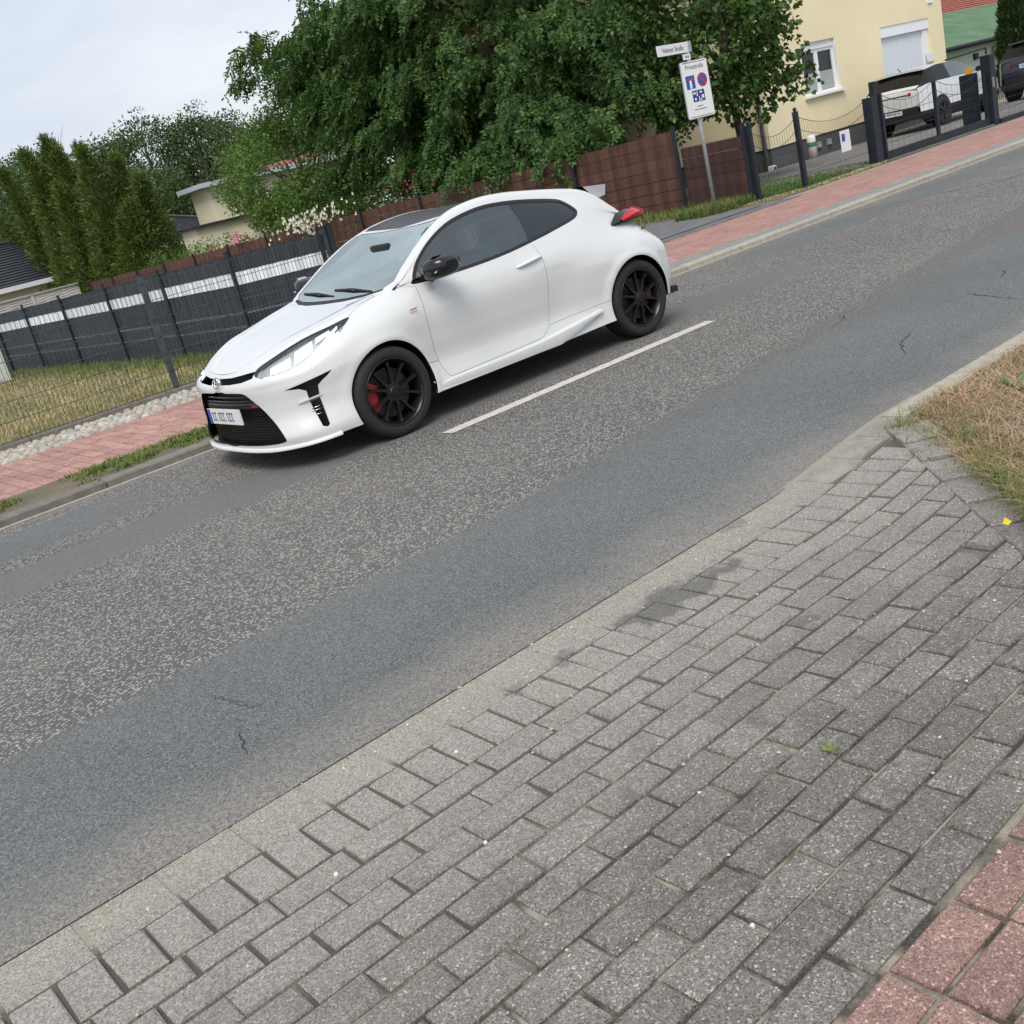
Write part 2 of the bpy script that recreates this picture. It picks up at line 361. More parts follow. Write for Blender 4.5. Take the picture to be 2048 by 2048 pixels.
it = [(1.026+.1178*(i+.5), 2.49, dist(1.026+.1178*i, 2.49)) for i in range(-14, 27) if 1.026+.1178*i < XL(2.45)]
lay(it, stone_mesh('paver', .1178-.011, .200-.011, M_GREY, seed=2, chips=False), 'paver', near, 40, 0, 'paver_field', M_GREY, .006, rise)
it = [(1.026+MOD*(i+.5), 2.6965, 0) for i in range(-8, 11)]
lay(it, stone_mesh('gutter_stone', MOD-.007, .206, M_GREY, seed=3, chips=False), 'gutter_stone', near, 60, -.001, None, None, .003, rise)
it = []
for k in range(7):
    yc = 1.022-.1165*(k+.5)
    for i in range(-6, 9):
        x = 1.350+.2395*(i+.5)+(.004*k)
        if yc > .2: it.append((x, yc, (x-1.8)**2+(yc-.9)**2))
lay(it, stone_mesh('red_paver', .2395-.012, .1165-.013, M_PINK, seed=4), 'red_paver', near, 40, 0, 'red_paver_field', M_PINK)
# cut stones along the oblique edge
for k in range(9):
    y = 2.56-.235*k*.742; x = XL(y)+.005
    Mm = Matrix.Translation((x+.055, y-.05, .009+rise(x+.05, y-.05))) @ Matrix.Rotation(math.atan2(1, .905), 4, 'Z')
    me = stone_mesh('edge_stone', .225, .19, M_GREY, seed=50+k, nvar=1)[0]
    o = bpy.data.objects.new('edge_stone', me); COL.objects.link(o); o.parent = near; o.matrix_world = Mm
# near kerb: flush stones give way to a raised one
nk = thing('kerb', 'pale raised concrete kerb beside the dry grass', 'kerb', (4.3, 2.75, 0))
z0 = 0
for x0, x1, za, zb in ((3.62, 3.845, .010, .034), (3.85, 4.075, .034, .056), (4.08, 4.30, .056, .076), (4.306, 5.30, .078, .08), (5.306, 6.30, .08, .08), (6.306, 7.3, .08, .08), (7.306, 8.3, .08, .08), (8.306, 9.3, .08, .08), (9.306, 14, .08, .08), (14.006, 30, .08, .08)):
    a, b_ = (2.592 if x1 < 4.31 else 2.67), 2.806
    vs = [(x0, a, -.1), (x1, a, -.1), (x1, b_, -.1), (x0, b_, -.1), (x0, a, za), (x1, a, zb), (x1, b_-.018, zb), (x0, b_-.018, za), (x0, b_, za-.02), (x1, b_, zb-.02)]
    MB().add(vs, [(0, 3, 2, 1), (4, 5, 6, 7), (0, 1, 5, 4), (2, 3, 8, 9), (7, 6, 9, 8), (1, 2, 9, 6, 5), (0, 4, 7, 8, 3)]).build('kerb_stone', M_KERBL if x0 > 4.3 else M_KERBM, nk)
# dry verge on the right
vg = MB().grid([[(XL(y)+.18+.75*t*t*22, y, .02+.045*min(1, t*6)+.01*math.sin(9*y+40*t)) for t in np.linspace(0, 1, 24)] for y in np.linspace(-3, 2.66, 30)])
verge = kind(vg.build('dry_verge', M_SOIL, fix=False), 'structure')
# ---------------- far side: kerb, verge, red footpath, cobbles
fk = thing('kerb', 'long grey concrete kerb on the far side of the road', 'kerb', (3, 8.37, 0))
x = -2.61
while x < 46:
    h = .062 if x < 6.5 else .059
    MB().bbox(x, x+1.0-.012, 8.30, 8.46, -.1, h, .012).build('kerb_stone', M_KERB if x < 8 else M_KERBL, fk); x += 1.0
gutter = MB().grid([[(x_, 8.235, .003), (x_, 8.302, .003)] for x_ in np.linspace(-10, 60, 30)]).build('gutter', m_concrete('gutter_concrete', (.30, .275, .24), (.42, .39, .35)), fix=False); kind(gutter, 'structure')
FZ = .058
foot = sheet('footpath', -10, 60, 8.46, 11.0, FZ-.012, M_JOINT); vl = sheet('verge', -10, 7.2, 8.455, 9.1, FZ+.001, M_SOIL)
fg = MB().grid([[(7.2, 8.455, FZ), (60, 8.455, FZ)], [(7.2, 8.80, FZ), (60, 8.80, FZ)]]).build('footpath_edge', m_concrete('path_grey', (.19, .185, .18), (.27, .265, .26), 9), fix=False); kind(fg, 'structure')
it = []
for k in range(8):
    y = 9.105+.235*(k+.5)
    for i in range(-4, 42):
        x = 1.2+.1178*(i+.5)
        if x < 5.6: it.append((x, y, abs(x-2.8)))
lay(it, stone_mesh('red_paver', .107, .222, M_PINKF, seed=6, b=.005), 'red_paver', foot, 180, FZ, 'red_paver_field', M_PINKF)
it = []
for k in range(8):
    y = 8.81+.235*(k+.5)
    if y > 10.6: continue
    for i in range(0, 120): it.append((8.6+.1178*(i+.5), y, i))
lay(it, stone_mesh('red_paver', .110, .226, M_PINKF, seed=7, b=.004), 'red_paver', foot, 110, FZ, 'red_paver_field', M_PINKF)
pe = sheet('path_edge', 14.3, 60, 10.95, 11.75, .052, M_SOIL)
cob = sheet('cobble_strip', -10, 6.6, 11.0, 11.93, FZ-.02, M_JOINT)
def m_cobble():
    t = NT('field_stone'); r = t.rnd(); n = t.noise(t.pos, 30, 3)
    c = t.ramp(r, [(0, (.30, .28, .25)), (.3, (.44, .40, .34)), (.6, (.36, .32, .26)), (.85, (.52, .48, .42)), (1, (.24, .23, .22))])
    c = t.hsv(c, .5, 1, t.mrange(n, .3, .7, .75, 1.15)); t.P(Base_Color=c, Roughness=.85); t.bump(n, .3, .01); return t.m
M_COB = m_cobble(); cm = []
for k in range(6):
    g = random.Random(k+90); mb = MB(); ring = [(g.uniform(.040, .056), 2*math.pi*i/7+g.uniform(-.2, .2)) for i in range(7)]
    top = [(r_*.62*math.cos(a), r_*.62*math.sin(a), g.uniform(.018, .028)) for r_, a in ring]; mid = [(r_*math.cos(a), r_*math.sin(a), .004) for r_, a in ring]; bot = [(r_*.95*math.cos(a), r_*.95*math.sin(a), -.03) for r_, a in ring]
    mb.add(bot+mid+top, [(i, (i+1) % 7, 7+(i+1) % 7, 7+i) for i in range(7)]+[(7+i, 7+(i+1) % 7, 14+(i+1) % 7, 14+i) for i in range(7)]+[tuple(range(14, 21))])
    me = mb.mesh('cobble'); me.shade_smooth(); me.materials.append(M_COB); cm.append(me)
it = []
for k in range(9):
    for i in range(0, 62):
        x = 1.4+.092*i+random.uniform(-.02, .02)+(.045 if k % 2 else 0); y = 11.05+.098*k+random.uniform(-.018, .018); it.append((x, y, abs(x-3.4)+random.uniform(0, .3)))
lay(it, cm, 'cobble', cob, 290, FZ-.012, 'cobble_field', M_COB, .5)
bord = thing('kerb', 'low concrete edging under the mesh fence of the meadow', 'kerb', (3, 12.1, 0))
x = -3.4
while x < 6.4:
    MB().bbox(x, x+1.24, 11.935, 12.02, -.1, FZ+.05, .008).build('kerb_stone', M_KERB, bord); MB().box(x, x+1.24, 12.021, 12.20, -.1, FZ+.012).build('kerb_back', M_KERB, bord); x += 1.25
meadow = sheet('meadow', -12, 6.25, 12.2, 47.4, .0, M_SOIL, 20, lot)
lawn = sheet('lawn', 15.3, 19.4, 11.25, 16.0, .0, m_soil('lawn_soil', (.045, .085, .018), (.06, .11, .024), (.09, .12, .04)), 2, lot)
yard = sheet('garden_ground', 15.6, 60, 16.0, 60, -.004, M_LAND, 8, lot)
# drive of the cream house
drv = sheet('driveway', 17.6, 60, 11.05, 16.35, .006, M_JOINT, 2, lot)
it = [(17.8+.2*(i+.5)+(.1 if k % 2 else 0), 11.2+.17*k, i) for k in range(30) for i in range(60)]
dm = stone_mesh('drive_paver', .192, .162, M_DRIVE, seed=9, b=.004)
rest = MB()
for x, y, d in it:
    Rm = Matrix.Translation((x, y, lot(y)+.020)); me = dm[random.randrange(4)]
    rest.add([Rm @ v.co for v in me.vertices], [tuple(f.vertices) for f in me.polygons])
rest.build('drive_paver_field', M_DRIVE, drv, fix=False)['kind'] = 'stuff'
apron = MB().grid([[(7.0, 10.56, FZ+.004), (14.9, 10.56, FZ+.004)], [(7.0, 11.6, FZ+.006), (14.2, 11.6, FZ+.006)]]).build('street_apron', bpy.data.materials['street_asphalt'], fix=False); kind(apron, 'structure')
# ================================================================== fences
M_ANTH = plain('anthracite_metal', (.018, .023, .031), .5, .0, .25, 6, Specular_IOR_Level=.3)
M_ANTH2 = plain('weathered_post', (.045, .062, .068), .5, .0, .3, 12)
def m_strip(name, lo, hi, period, rough=.55):
    t = NT(name); o = t.pos; X, Y, Z = t.xyz(); r = t.rnd()
    n = t.noise(t.scale(o, (3, 3, .25)), 4.2, 3); wv = t.math('SINE', t.math('MULTIPLY', Y, 2*math.pi/period))
    c = t.mix(t.mrange(n, .35, .65), lo, hi); c = t.hsv(c, .5, 1, t.mrange(wv, -1, 1, .82, 1.1)); c = t.hsv(c, .5, 1, t.mrange(r, 0, 1, .88, 1.12))
    t.P(Base_Color=c, Roughness=rough, Specular_IOR_Level=.2); t.bump(wv, .25, .02); return t.m
M_DSTRIP = m_strip('dark_privacy_strip', (.030, .036, .044), (.042, .049, .058), .21)
M_WSTRIP = m_strip('white_privacy_strip', (.70, .73, .77), (.82, .84, .86), .21)
M_BSTRIP = m_strip('brown_privacy_strip', (.088, .042, .030), (.118, .057, .042), .38)
M_BSTRIP2 = m_strip('dark_brown_strip', (.070, .036, .030), (.092, .048, .040), .30)
def strip(mb, p, q, z0a, z1a, z0b, z1b, th=.012, bow=.010, n=6):
    """a woven plastic strip from p to q, bowing in and out between the wires"""
    p = Vector((*p, 0)); q = Vector((*q, 0)); d = q-p; nrm = Vector((d.y, -d.x, 0)).normalized(); P0 = []; P1 = []
    for i in range(n*2+1):
        t = i/(n*2); b = bow*(1 if i % 2 else -1); c = p+d*t+nrm*b
        P0.append([c+Vector((0, 0, z0a+(z0b-z0a)*t)), c+Vector((0, 0, z1a+(z1b-z1a)*t))])
        c2 = c-nrm*th; P1.append([c2+Vector((0, 0, z1a+(z1b-z1a)*t)), c2+Vector((0, 0, z0a+(z0b-z0a)*t))])
    return mb.grid([a+b+[a[0]] for a, b in zip(P0, P1)])
def wires(mb, p, q, zs, r=.004, off=0.):
    d = (Vector(q)-Vector(p)).normalized(); nr = Vector((d.y, -d.x)); p = Vector(p)+nr*off; q = Vector(q)+nr*off
    for za, zb in zs: mb.tube([(p.x, p.y, za), (q.x, q.y, zb)], r, 4, False)
def post(name, x, y, z0, z1, par, w_=.06, d=.04, mat=None, cap=True):
    m = MB().box(x-w_/2, x+w_/2, y-d/2, y+d/2, z0, z1)
    o = m.build(name, mat or M_ANTH, par)
    if cap: MB().box(x-w_/2-.003, x+w_/2+.003, y-d/2-.003, y+d/2+.003, z1+.0005, z1+.014).build('post_cap', M_ANTH, o)
    return o
# dark privacy fence with one white course, running back from the road at x = 6.3
df = thing('privacy_fence', 'anthracite privacy fence with one white course behind the meadow', 'fence', (6.3, 12, .06))
ys = [11.97]+[13.23-.02+2.44*k for k in range(7)]
for k, (y0, y1) in enumerate(zip(ys[:-1], ys[1:])):
    g0, g1 = lot(y0)-.005, lot(y1)-.005
    hs = [0, .19, .375, .56, .745, .925, 1.095, 1.30]
    for j in range(7):
        gp = .013 if j in (1, 2, 3) else .005; mb = MB(); a, b = hs[j]+gp*(1 if j != 1 else .4), hs[j+1]-gp*(.8 if j != 3 else .4)
        sag = .004*math.sin(3*j+k)
        strip(mb, (7.0 if k == 0 else 6.30, y0+.004), (6.30, y1-.004), g0+a+sag, g0+b, g1+a-sag, g1+b, .010, .006, 6)
        mb.build('white_strip' if j == 5 else 'strip', M_WSTRIP if j == 5 else M_DSTRIP, df, fix=False)
    mb = MB()
    xo = .7 if k == 0 else 0.
    wires(mb, (6.287+xo, y0), (6.287, y1), [(g0+h, g1+h) for h in hs], .003); wires(mb, (6.322+xo, y0), (6.322, y1), [(g0+h, g1+h) for h in hs])
    for i in range(1, 24): yy_ = y0+(y1-y0)*i/24; xv = xo*(1-i/24); mb.box(6.318+xv, 6.324+xv, yy_-.0025, yy_+.0025, lot(yy_), lot(yy_)+1.31)
    o = mb.build('wire_mesh', M_ANTH, df, fix=False)
for y in ys: post('post', 6.255+(.68 if y < 12 else 0), y, lot(y)-.1, lot(y)+1.36, df, .035, .05)
post('end_post', 7.08, 11.95, -.05, 1.44, df, .07, .07)
# white pillar at the far end of the dark fence
wp = MB().bbox(5.35, 5.62, 23.2, 23.5, lot(23)-.2, .62, .02).build('pillar', plain('white_render', (.62, .62, .60), .8, 0, .12, 5)); tag(wp, 'squat white rendered pillar at the left end of the dark fence', 'pillar')
# wire mesh fence in front of the meadow
wf = thing('mesh_fence', 'see-through wire mesh fence along the cobbled strip', 'fence', (3, 12, .06))
px = [-.42, 2.08, 4.58, 7.02]
for x in px: post('post', x, 11.985, -.05, 1.415, wf, .06, .04, M_ANTH2)
for x0, x1 in zip(px[:-1], px[1:]):
    mb = MB(); zs = [.12, .32, .52, .72, .92, 1.12, 1.33]
    for z in zs:
        mb.tube([(x0, 11.955, z), (x1, 11.955, z)], .0042, 4, False); mb.tube([(x0, 11.968, z), (x1, 11.968, z)], .0042, 4, False)
    n = int((x1-x0)/.05)
    for i in range(1, n):
        x = x0+(x1-x0)*i/n; mb.box(x-.0021, x+.0021, 11.959, 11.964, .09, 1.36)
    mb.build('wire_mesh', M_ANTH2, wf, fix=False)
# brown privacy fence, running back from the road at x = 15.55
bf = thing('privacy_fence', 'long reddish brown woven strip fence along the private street', 'fence', (15.55, 13.5, .06))
ys = [13.46+2.72*k for k in range(13)]
top = lambda y: 1.52-.0106*(y-13.46)
for k, (y0, y1) in enumerate(zip(ys[:-1], ys[1:])):
    nr = 7
    for j in range(nr):
        if y0 > 27 and j < 3: continue
        mb = MB(); h = 1.44/nr; a0 = top(y0)-1.47+j*h; a1 = top(y1)-1.47+j*h
        s1, s2 = random.uniform(-.004, .004), random.uniform(-.004, .004)
        strip(mb, (15.53, y0+.004), (15.53, y1-.004), a0+.006+s1, a0+h-.005+s2, a1+.006-s2, a1+h-.005-s1, .012, .010, 7)
        mb.build('strip', M_BSTRIP, bf, fix=False)
    mb = MB(); wires(mb, (15.556, y0), (15.556, y1), [(top(y0)-1.47+j*1.44/nr, top(y1)-1.47+j*1.44/nr) for j in range(nr+1)], .004)
    mb.build('wire_mesh', M_ANTH, bf, fix=False)
for y in ys: post('post', 15.475, y, top(y)-1.6, top(y)+.03, bf, .05, .06)
# lower, darker stretch next to the pavement
bs = thing('privacy_fence', 'short low dark brown fence stretch behind the street sign', 'fence', (15.3, 12.5, .06))
for j in range(6):
    mb = MB(); h = 1.11/6; z = .04+j*h; strip(mb, (15.10, 11.68), (15.53, 13.38), z+.006, z+h-.005, z+.006, z+h-.005, .012, .009, 6); mb.build('strip', M_BSTRIP2, bs, fix=False)
mb = MB(); wires(mb, (15.125, 11.68), (15.555, 13.38), [(.04+j*1.11/6, .04+j*1.11/6) for j in range(7)]); mb.build('wire_mesh', M_ANTH, bs, fix=False)
post('post', 15.07, 11.62, -.05, 1.32, bs, .06, .06)
# decorative mesh fence in front of the cream house, sagging top line
rf = thing('mesh_fence', 'ornamental mesh fence with sagging top line before the lawn', 'fence', (16, 11.3, .06))
pts = [(15.10, 11.60), (16.02, 11.24), (18.22, 11.22)]
for (a, b) in zip(pts[:-1], pts[1:]):
    mb = MB(); A = Vector(a); B = Vector(b); L = (B-A).length; n = int(L/.05)
    def tz(t, dz=0, s=.22): return 1.24-dz-s*4*t*(1-t)
    for i in range(1, n):
        t = i/n; q = A+(B-A)*t; mb.box(q.x-.0012, q.x+.0012, q.y-.0012, q.y+.0012, .07, tz(t))
    for dz, s in ((0, .22), (.20, .22)): mb.tube([(*(A+(B-A)*t), tz(t, dz, s)) for t in np.linspace(0, 1, 13)], .005, 4, False)
    for z in (.09, .30, .5, .7): mb.tube([(A.x, A.y, z), (B.x, B.y, z)], .0045, 4, False)
    mb.build('wire_mesh', M_ANTH, rf, fix=False)
def knob_post(x, y, z1, par, w_=.075):
    o = post('post', x, y, -.05, z1, par, w_, w_); MB().lathe([(.001, .075), (.028, .06), (.036, .035), (.028, .012), (.014, 0)], Matrix.Translation((x, y, z1+.013)), 10).build('finial', M_ANTH, o, True)
    return o
knob_post(15.13, 11.55, 1.28, rf); knob_post(16.02, 11.24, 1.30, rf)
# sliding gate
gt = thing('sliding_gate', 'anthracite sliding gate across the drive of the cream house', 'gate', (20.4, 11.15, .06))
MB().box(18.13, 18.31, 11.12, 11.30, -.05, 1.22).build('gate_post', M_ANTH, gt); MB().box(18.335, 18.42, 11.16, 11.26, -.05, 1.47).build('guide_post', M_ANTH, gt)
MB().box(18.46, 22.4, 11.12, 11.20, .075, .215).build('bottom_rail', M_ANTH, gt); MB().box(18.40, 22.5, 11.05, 11.10, .056, .075).build('track', M_KERB, gt)
MB().box(20.36, 20.42, 11.13, 11.19, .216, 1.2).build('upright', M_ANTH, gt); MB().box(18.46, 18.52, 11.13, 11.19, .216, 1.24).build('upright', M_ANTH, gt); MB().box(22.30, 22.36, 11.13, 11.19, .216, 1.24).build('upright', M_ANTH, gt)
for xa, xb in ((18.52, 20.36), (20.42, 22.30)):
    mb = MB()
    for dz, s in ((0, .2), (.18, .2)): mb.tube([(xa+(xb-xa)*t, 11.16, 1.22-dz-s*4*t*(1-t)) for t in np.linspace(0, 1, 13)], .0055, 4, False)
    for z in (.36, .52, .68, .84): mb.tube([(xa, 11.16, z), (xb, 11.16, z)], .0055, 4, False)
    n = int((xb-xa)/.2)
    for i in range(1, n):
        t = i/n; x = xa+(xb-xa)*t; mb.box(x-.0018, x+.0018, 11.159, 11.162, .21, 1.22-.2*4*t*(1-t))
    mb.build('gate_mesh', M_ANTH, gt, fix=False)
g2 = thing('gate_pillar', 'tall dark double post at the closing end of the gate', 'gate post', (22.6, 11.2, .06))
MB().box(22.42, 22.62, 11.05, 11.25, -.05, 1.42).build('pillar', M_ANTH, g2); MB().box(22.10, 22.36, 11.3, 11.55, -.05, 1.14).build('motor_box', M_ANTH, g2)
MB().box(22.44, 22.48, 11.02, 11.049, .78, .98).build('reflector_plate', plain('steel', (.45, .45, .44), .4, .8), g2); MB().box(22.2, 22.30, 11.36, 11.46, 1.142, 1.26).build('warning_light', plain('amber', (.75, .42, .02), .35), g2)
MB().tube([(22.5, 11.15, 1.43), (22.5, 11.15, 1.56), (21.0, 11.2, 1.52)], .02, 6).build('top_rod', M_ANTH, g2)
rf2 = thing('mesh_fence', 'dark mesh fence to the right of the gate pillar', 'fence', (24, 11.1, .06))
for x in (25.1,): post('post', x, 11.1, -.05, 1.35, rf2)
mb = MB()
for z in (.12, .3, .5, .7, .9, 1.1, 1.25): mb.tube([(22.64, 11.1, z), (27.5, 11.1, z)], .006, 4, False)
for i in range(1, 60): mb.box(22.64+.08*i-.002, 22.64+.08*i+.002, 11.098, 11.102, .08, 1.26)
mb.build('wire_mesh', M_ANTH, rf2, fix=False); MB().box(22.64, 27.5, 11.02, 11.14, .02, .14).build('base_rail', M_ANTH, rf2)
# concrete panel wall at the end of the private street
cw = thing('panel_wall', 'pale precast concrete panel wall at the end of the private street', 'wall', (13, 48, -.4))
M_PAN = m_concrete('precast', (.40, .385, .36), (.52, .50, .47), 5)
for i in range(6):
    x0 = 3.2+2.08*i; MB().bbox(x0-.06, x0+.06, 47.92, 48.08, -.6, 1.25, .01).build('wall_post', M_PAN, cw)
    for j in range(4):
        mb = MB(); z0, z1 = -.55+.44*j, -.55+.44*j+.425; P = []
        for a in range(9): P.append([(x0+.065+(1.95)*b/16, 47.96+.012*math.sin(b*.8+a*3.1+j), z0+(z1-z0)*a/8) for b in range(17)])
        mb.grid(P); mb.build('wall_panel', M_PAN, cw, fix=False)
    MB().box(x0-.06, x0+2.02, 47.90, 48.10, 1.215, 1.27).build('coping', M_PAN, cw)
# ================================================================== street sign
M_STEEL = plain('galvanised', (.42, .45, .46), .4, .7, .15, 20); M_WHITE = plain('sign_white', (.72, .73, .74), .35); M_INK = plain('sign_black', (.015, .015, .017), .5)
M_BLUE = plain('sign_blue', (.012, .085, .34), .4); M_RED = plain('sign_red', (.55, .02, .03), .4); M_NAVY = plain('sign_navy', (.012, .035, .17), .4); M_EDGE = plain('sign_edge', (.5, .5, .5), .4, .5)
def text(name, s, size, M, mat, par, sx=1., align='CENTER'):
    c = bpy.data.curves.new(name, 'FONT'); c.body = s; c.size = size; c.align_x = align; c.align_y = 'CENTER'; c.extrude = .0008; c.resolution_u = 3
    dg = None; o = bpy.data.objects.new(name, c); COL.objects.link(o); o.matrix_world = M
    me = bpy.data.meshes.new_from_object(o, depsgraph=bpy.context.evaluated_depsgraph_get()); bpy.data.objects.remove(o)
    W = M @ Matrix.Diagonal((sx, 1, 1, 1)); me.transform(W); me.materials.clear()
    return link(name, me, mat, par)
SX, SY = 14.05, 11.62
sg = thing('street_sign', 'white private road sign board with road symbols on a steel post', 'sign', (SX, SY, .05))
MB().tube([(SX, SY, -.1), (SX-.02, SY, 2.74)], .030, 12).build('pole', M_STEEL, sg, True)
# the board faces the road at an angle; local x runs right, local y up, local z out of the sign
def face(cx, cy, cz, rz, tilt=0): return Matrix.Translation((cx, cy, cz)) @ Matrix.Rotation(rz, 4, 'Z') @ Matrix.Rotation(tilt, 4, 'Y') @ Matrix.Rotation(R(90), 4, 'X')
def plate(name, M, w_, h, mat, par, z=0., th=.004, rad=.03):
    P = []
    for cx, cy, a0 in ((w_/2-rad, h/2-rad, 0), (-w_/2+rad, h/2-rad, 90), (-w_/2+rad, -h/2+rad, 180), (w_/2-rad, -h/2+rad, 270)):
        for k in range(5): a = R(a0+22.5*k); P.append(M @ Vector((cx+rad*math.cos(a), cy+rad*math.sin(a), z)))
    d = (M.to_3x3() @ Vector((0, 0, 1)))*th
    return MB().prism(P, d).build(name, mat, par)
FM = face(SX-.005, SY-.045, 2.02, R(-8))
bd = plate('board', FM, .56, .86, M_EDGE, sg, 0, .018, .03); plate('board_face', FM, .545, .845, M_WHITE, bd, .0185, .002, .026)
mb = MB()
for a, b, c, d in ((-.235, .235, .400, .408), (-.235, .235, -.408, -.400)): mb.add([FM @ Vector(q) for q in ((a, c, .022), (b, c, .022), (b, d, .022), (a, d, .022))], [(0, 1, 2, 3)])
mb.build('border_line', M_INK, bd, fix=False)
text('lettering', 'Privatstraße', .098, FM @ Matrix.Translation((0, .335, .0212)), M_INK, bd, .80)
plate('dead_end_symbol', FM @ Matrix.Translation((-.125, .115, 0)), .185, .20, M_BLUE, bd, .0208, .001, .008)
plate('symbol_stem', FM @ Matrix.Translation((-.125, .085, 0)), .045, .13, M_WHITE, bd, .0222, .001, .002); plate('symbol_bar', FM @ Matrix.Translation((-.125, .158, 0)), .105, .030, M_RED, bd, .0236, .001, .002)
def disc(name, M, r, mat, z, n=32): return MB().prism([M @ Vector((r*math.cos(2*math.pi*k/n), r*math.sin(2*math.pi*k/n), z)) for k in range(n)], (M.to_3x3() @ Vector((0, 0, 1)))*.001).build(name, mat, bd)
DM = FM @ Matrix.Translation((.125, .125, 0)); disc('no_stopping_ring', DM, .105, M_RED, .0208); disc('no_stopping_disc', DM, .083, M_BLUE, .0222)
plate('no_stopping_slash', DM @ Matrix.Rotation(R(-45), 4, 'Z'), .165, .024, M_RED, bd, .0236, .001, .002)
plate('play_street_symbol', FM @ Matrix.Translation((.0, -.10, 0)), .25, .17, M_NAVY, bd, .0208, .001, .006)
PS = FM @ Matrix.Translation((0, -.10, 0))
for i, (x, y, w_, h) in enumerate(((-.085, .045, .045, .035), (-.03, .02, .022, .05), (-.03, .058, .02, .02), (.05, .05, .05, .028), (.082, -.02, .05, .05), (-.075, -.045, .035, .04), (.005, -.055, .022, .045), (.045, -.06, .035, .02), (.005, -.02, .02, .02))):
    plate('play_street_figure', PS @ Matrix.Translation((x, y, 0)), w_, h, M_WHITE, bd, .0222, .001, .006)
mb = MB()
for y, ws in ((-.255, (.03, .05, .025)), (-.300, (.06, .04, .07, .05)), (-.32, ())):
    x = -sum(ws)/2-.01*len(ws)/2
    for q in ws: mb.add([FM @ Vector(v) for v in ((x, y-.009, .0215), (x+q, y-.009, .0215), (x+q, y+.009, .0215), (x, y+.009, .0215))], [(0, 1, 2, 3)]); x += q+.01
mb.build('small_print', plain('faded_ink', (.2, .2, .22), .6), bd, fix=False)
NM = face(SX-.42, SY-.05, 2.66, R(6), R(0))
nb = plate('name_plate', NM, .84, .155, M_WHITE, sg, 0, .016, .012); text('lettering', 'Veltener Straße', .105, NM @ Matrix.Translation((-.02, -.004, .0168)), M_INK, nb, .86)
hb = plate('number_plate', face(SX-.13, SY-.05, 2.515, R(6)), .20, .085, M_WHITE, sg, 0, .012, .006)
mb = MB(); HM = face(SX-.13, SY-.05, 2.515, R(6))
for a, b in ((-.05, -.035), (-.02, .0), (.02, .05)): mb.add([HM @ Vector(q) for q in ((a, -.016, .0128), (b, -.016, .0128), (b, .016, .0128), (a, .016, .0128))], [(0, 1, 2, 3)])
mb.build('small_print', M_INK, hb, fix=False)
MB().box(SX-.02, SX+.03, SY-.05, SY+.035, 2.58, 2.74).build('bracket', M_STEEL, sg)
# ================================================================== houses
def m_render(name, col, v=.06):
    t = NT(name); n = t.noise(t.pos, 1.2, 4); g = t.noise(t.pos, 90, 2)
    c = t.mix(t.mrange(n, .3, .7), tuple(x*(1-v) for x in col), tuple(x*(1+v) for x in col)); t.P(Base_Color=c, Roughness=.92); t.bump(g, .25, .006); return t.m
M_CREAM = m_render('cream_render', (.80, .70, .46), .04); M_CREAM2 = m_render('pale_cream_render', (.76, .68, .50)); M_MINT = m_render('mint_render', (.50, .58, .50)); M_PLINTH = m_render('grey_plinth', (.085, .088, .092), .15)
M_PVC = plain('white_pvc', (.78, .79, .81), .35); M_SHUT = plain('white_shutter', (.70, .735, .79), .4)
M_ROOFD = plain('anthracite_tile', (.030, .032, .042), .5, 0, .2, 3); M_ROOFR = plain('red_tile', (.30, .095, .065), .7, 0, .25, 3); M_ROOFG = m_render('green_bitumen', (.085, .16, .085), .2); M_CHIM = plain('chimney_brick', (.30, .10, .06), .8, 0, .25, 8)
def m_pane():
    t = NT('window_glass'); t.P(Base_Color=(.008, .009, .010), Roughness=.03, Metallic=0.); t.set(t.b.inputs['IOR'], 1.5); return t.m
M_PANE = m_pane(); M_PANEL = plain('pleated_blind', (.33, .37, .37), .8, 0, .1, 20)
def wall_with_holes(mb, P, ux, w_, z0, z1, holes, th, nrm):
    """wall in the plane through P along ux, holes (a0,a1,h0,h1)"""
    xs = sorted({0, w_, *[h[i] for h in holes for i in (0, 1)]}); zs = sorted({z0, z1, *[h[i] for h in holes for i in (2, 3)]})
    P = Vector(P); ux = Vector(ux); nrm = Vector(nrm)
    def q(a, z, d=0): v_ = P+ux*a+nrm*d; return (v_.x, v_.y, z)
    for i in range(len(xs)-1):
        for j in range(len(zs)-1):
            cx, cz = (xs[i]+xs[i+1])/2, (zs[j]+zs[j+1])/2
            if any(h[0] < cx < h[1] and h[2] < cz < h[3] for h in holes): continue
            mb.add([q(xs[i], zs[j]), q(xs[i+1], zs[j]), q(xs[i+1], zs[j+1]), q(xs[i], zs[j+1])], [(0, 1, 2, 3)])
    for a0, a1, h0, h1 in holes:
        for A, B in (((a0, h0), (a1, h0)), ((a1, h0), (a1, h1)), ((a1, h1), (a0, h1)), ((a0, h1), (a0, h0))):
            mb.add([q(*A), q(*B), q(*B, -th), q(*A, -th)], [(0, 1, 2, 3)])
HX, HY, HB = 22.25, 16.42, -.02
hs = thing('house', 'cream rendered house with grey plinth, white window and roller shutter', 'house', (HX, HY, 0))
mb = MB(); PL = .50
win = (1.72, 3.22, 1.45, 2.68); shut = (5.35, 7.82, .30, 2.68); W_ = 8.6
wall_with_holes(mb, (HX, HY, 0), (1, 0, 0), W_, PL, 7.2, [win, (shut[0], shut[1], PL, shut[3])], .16, (0, -1, 0))
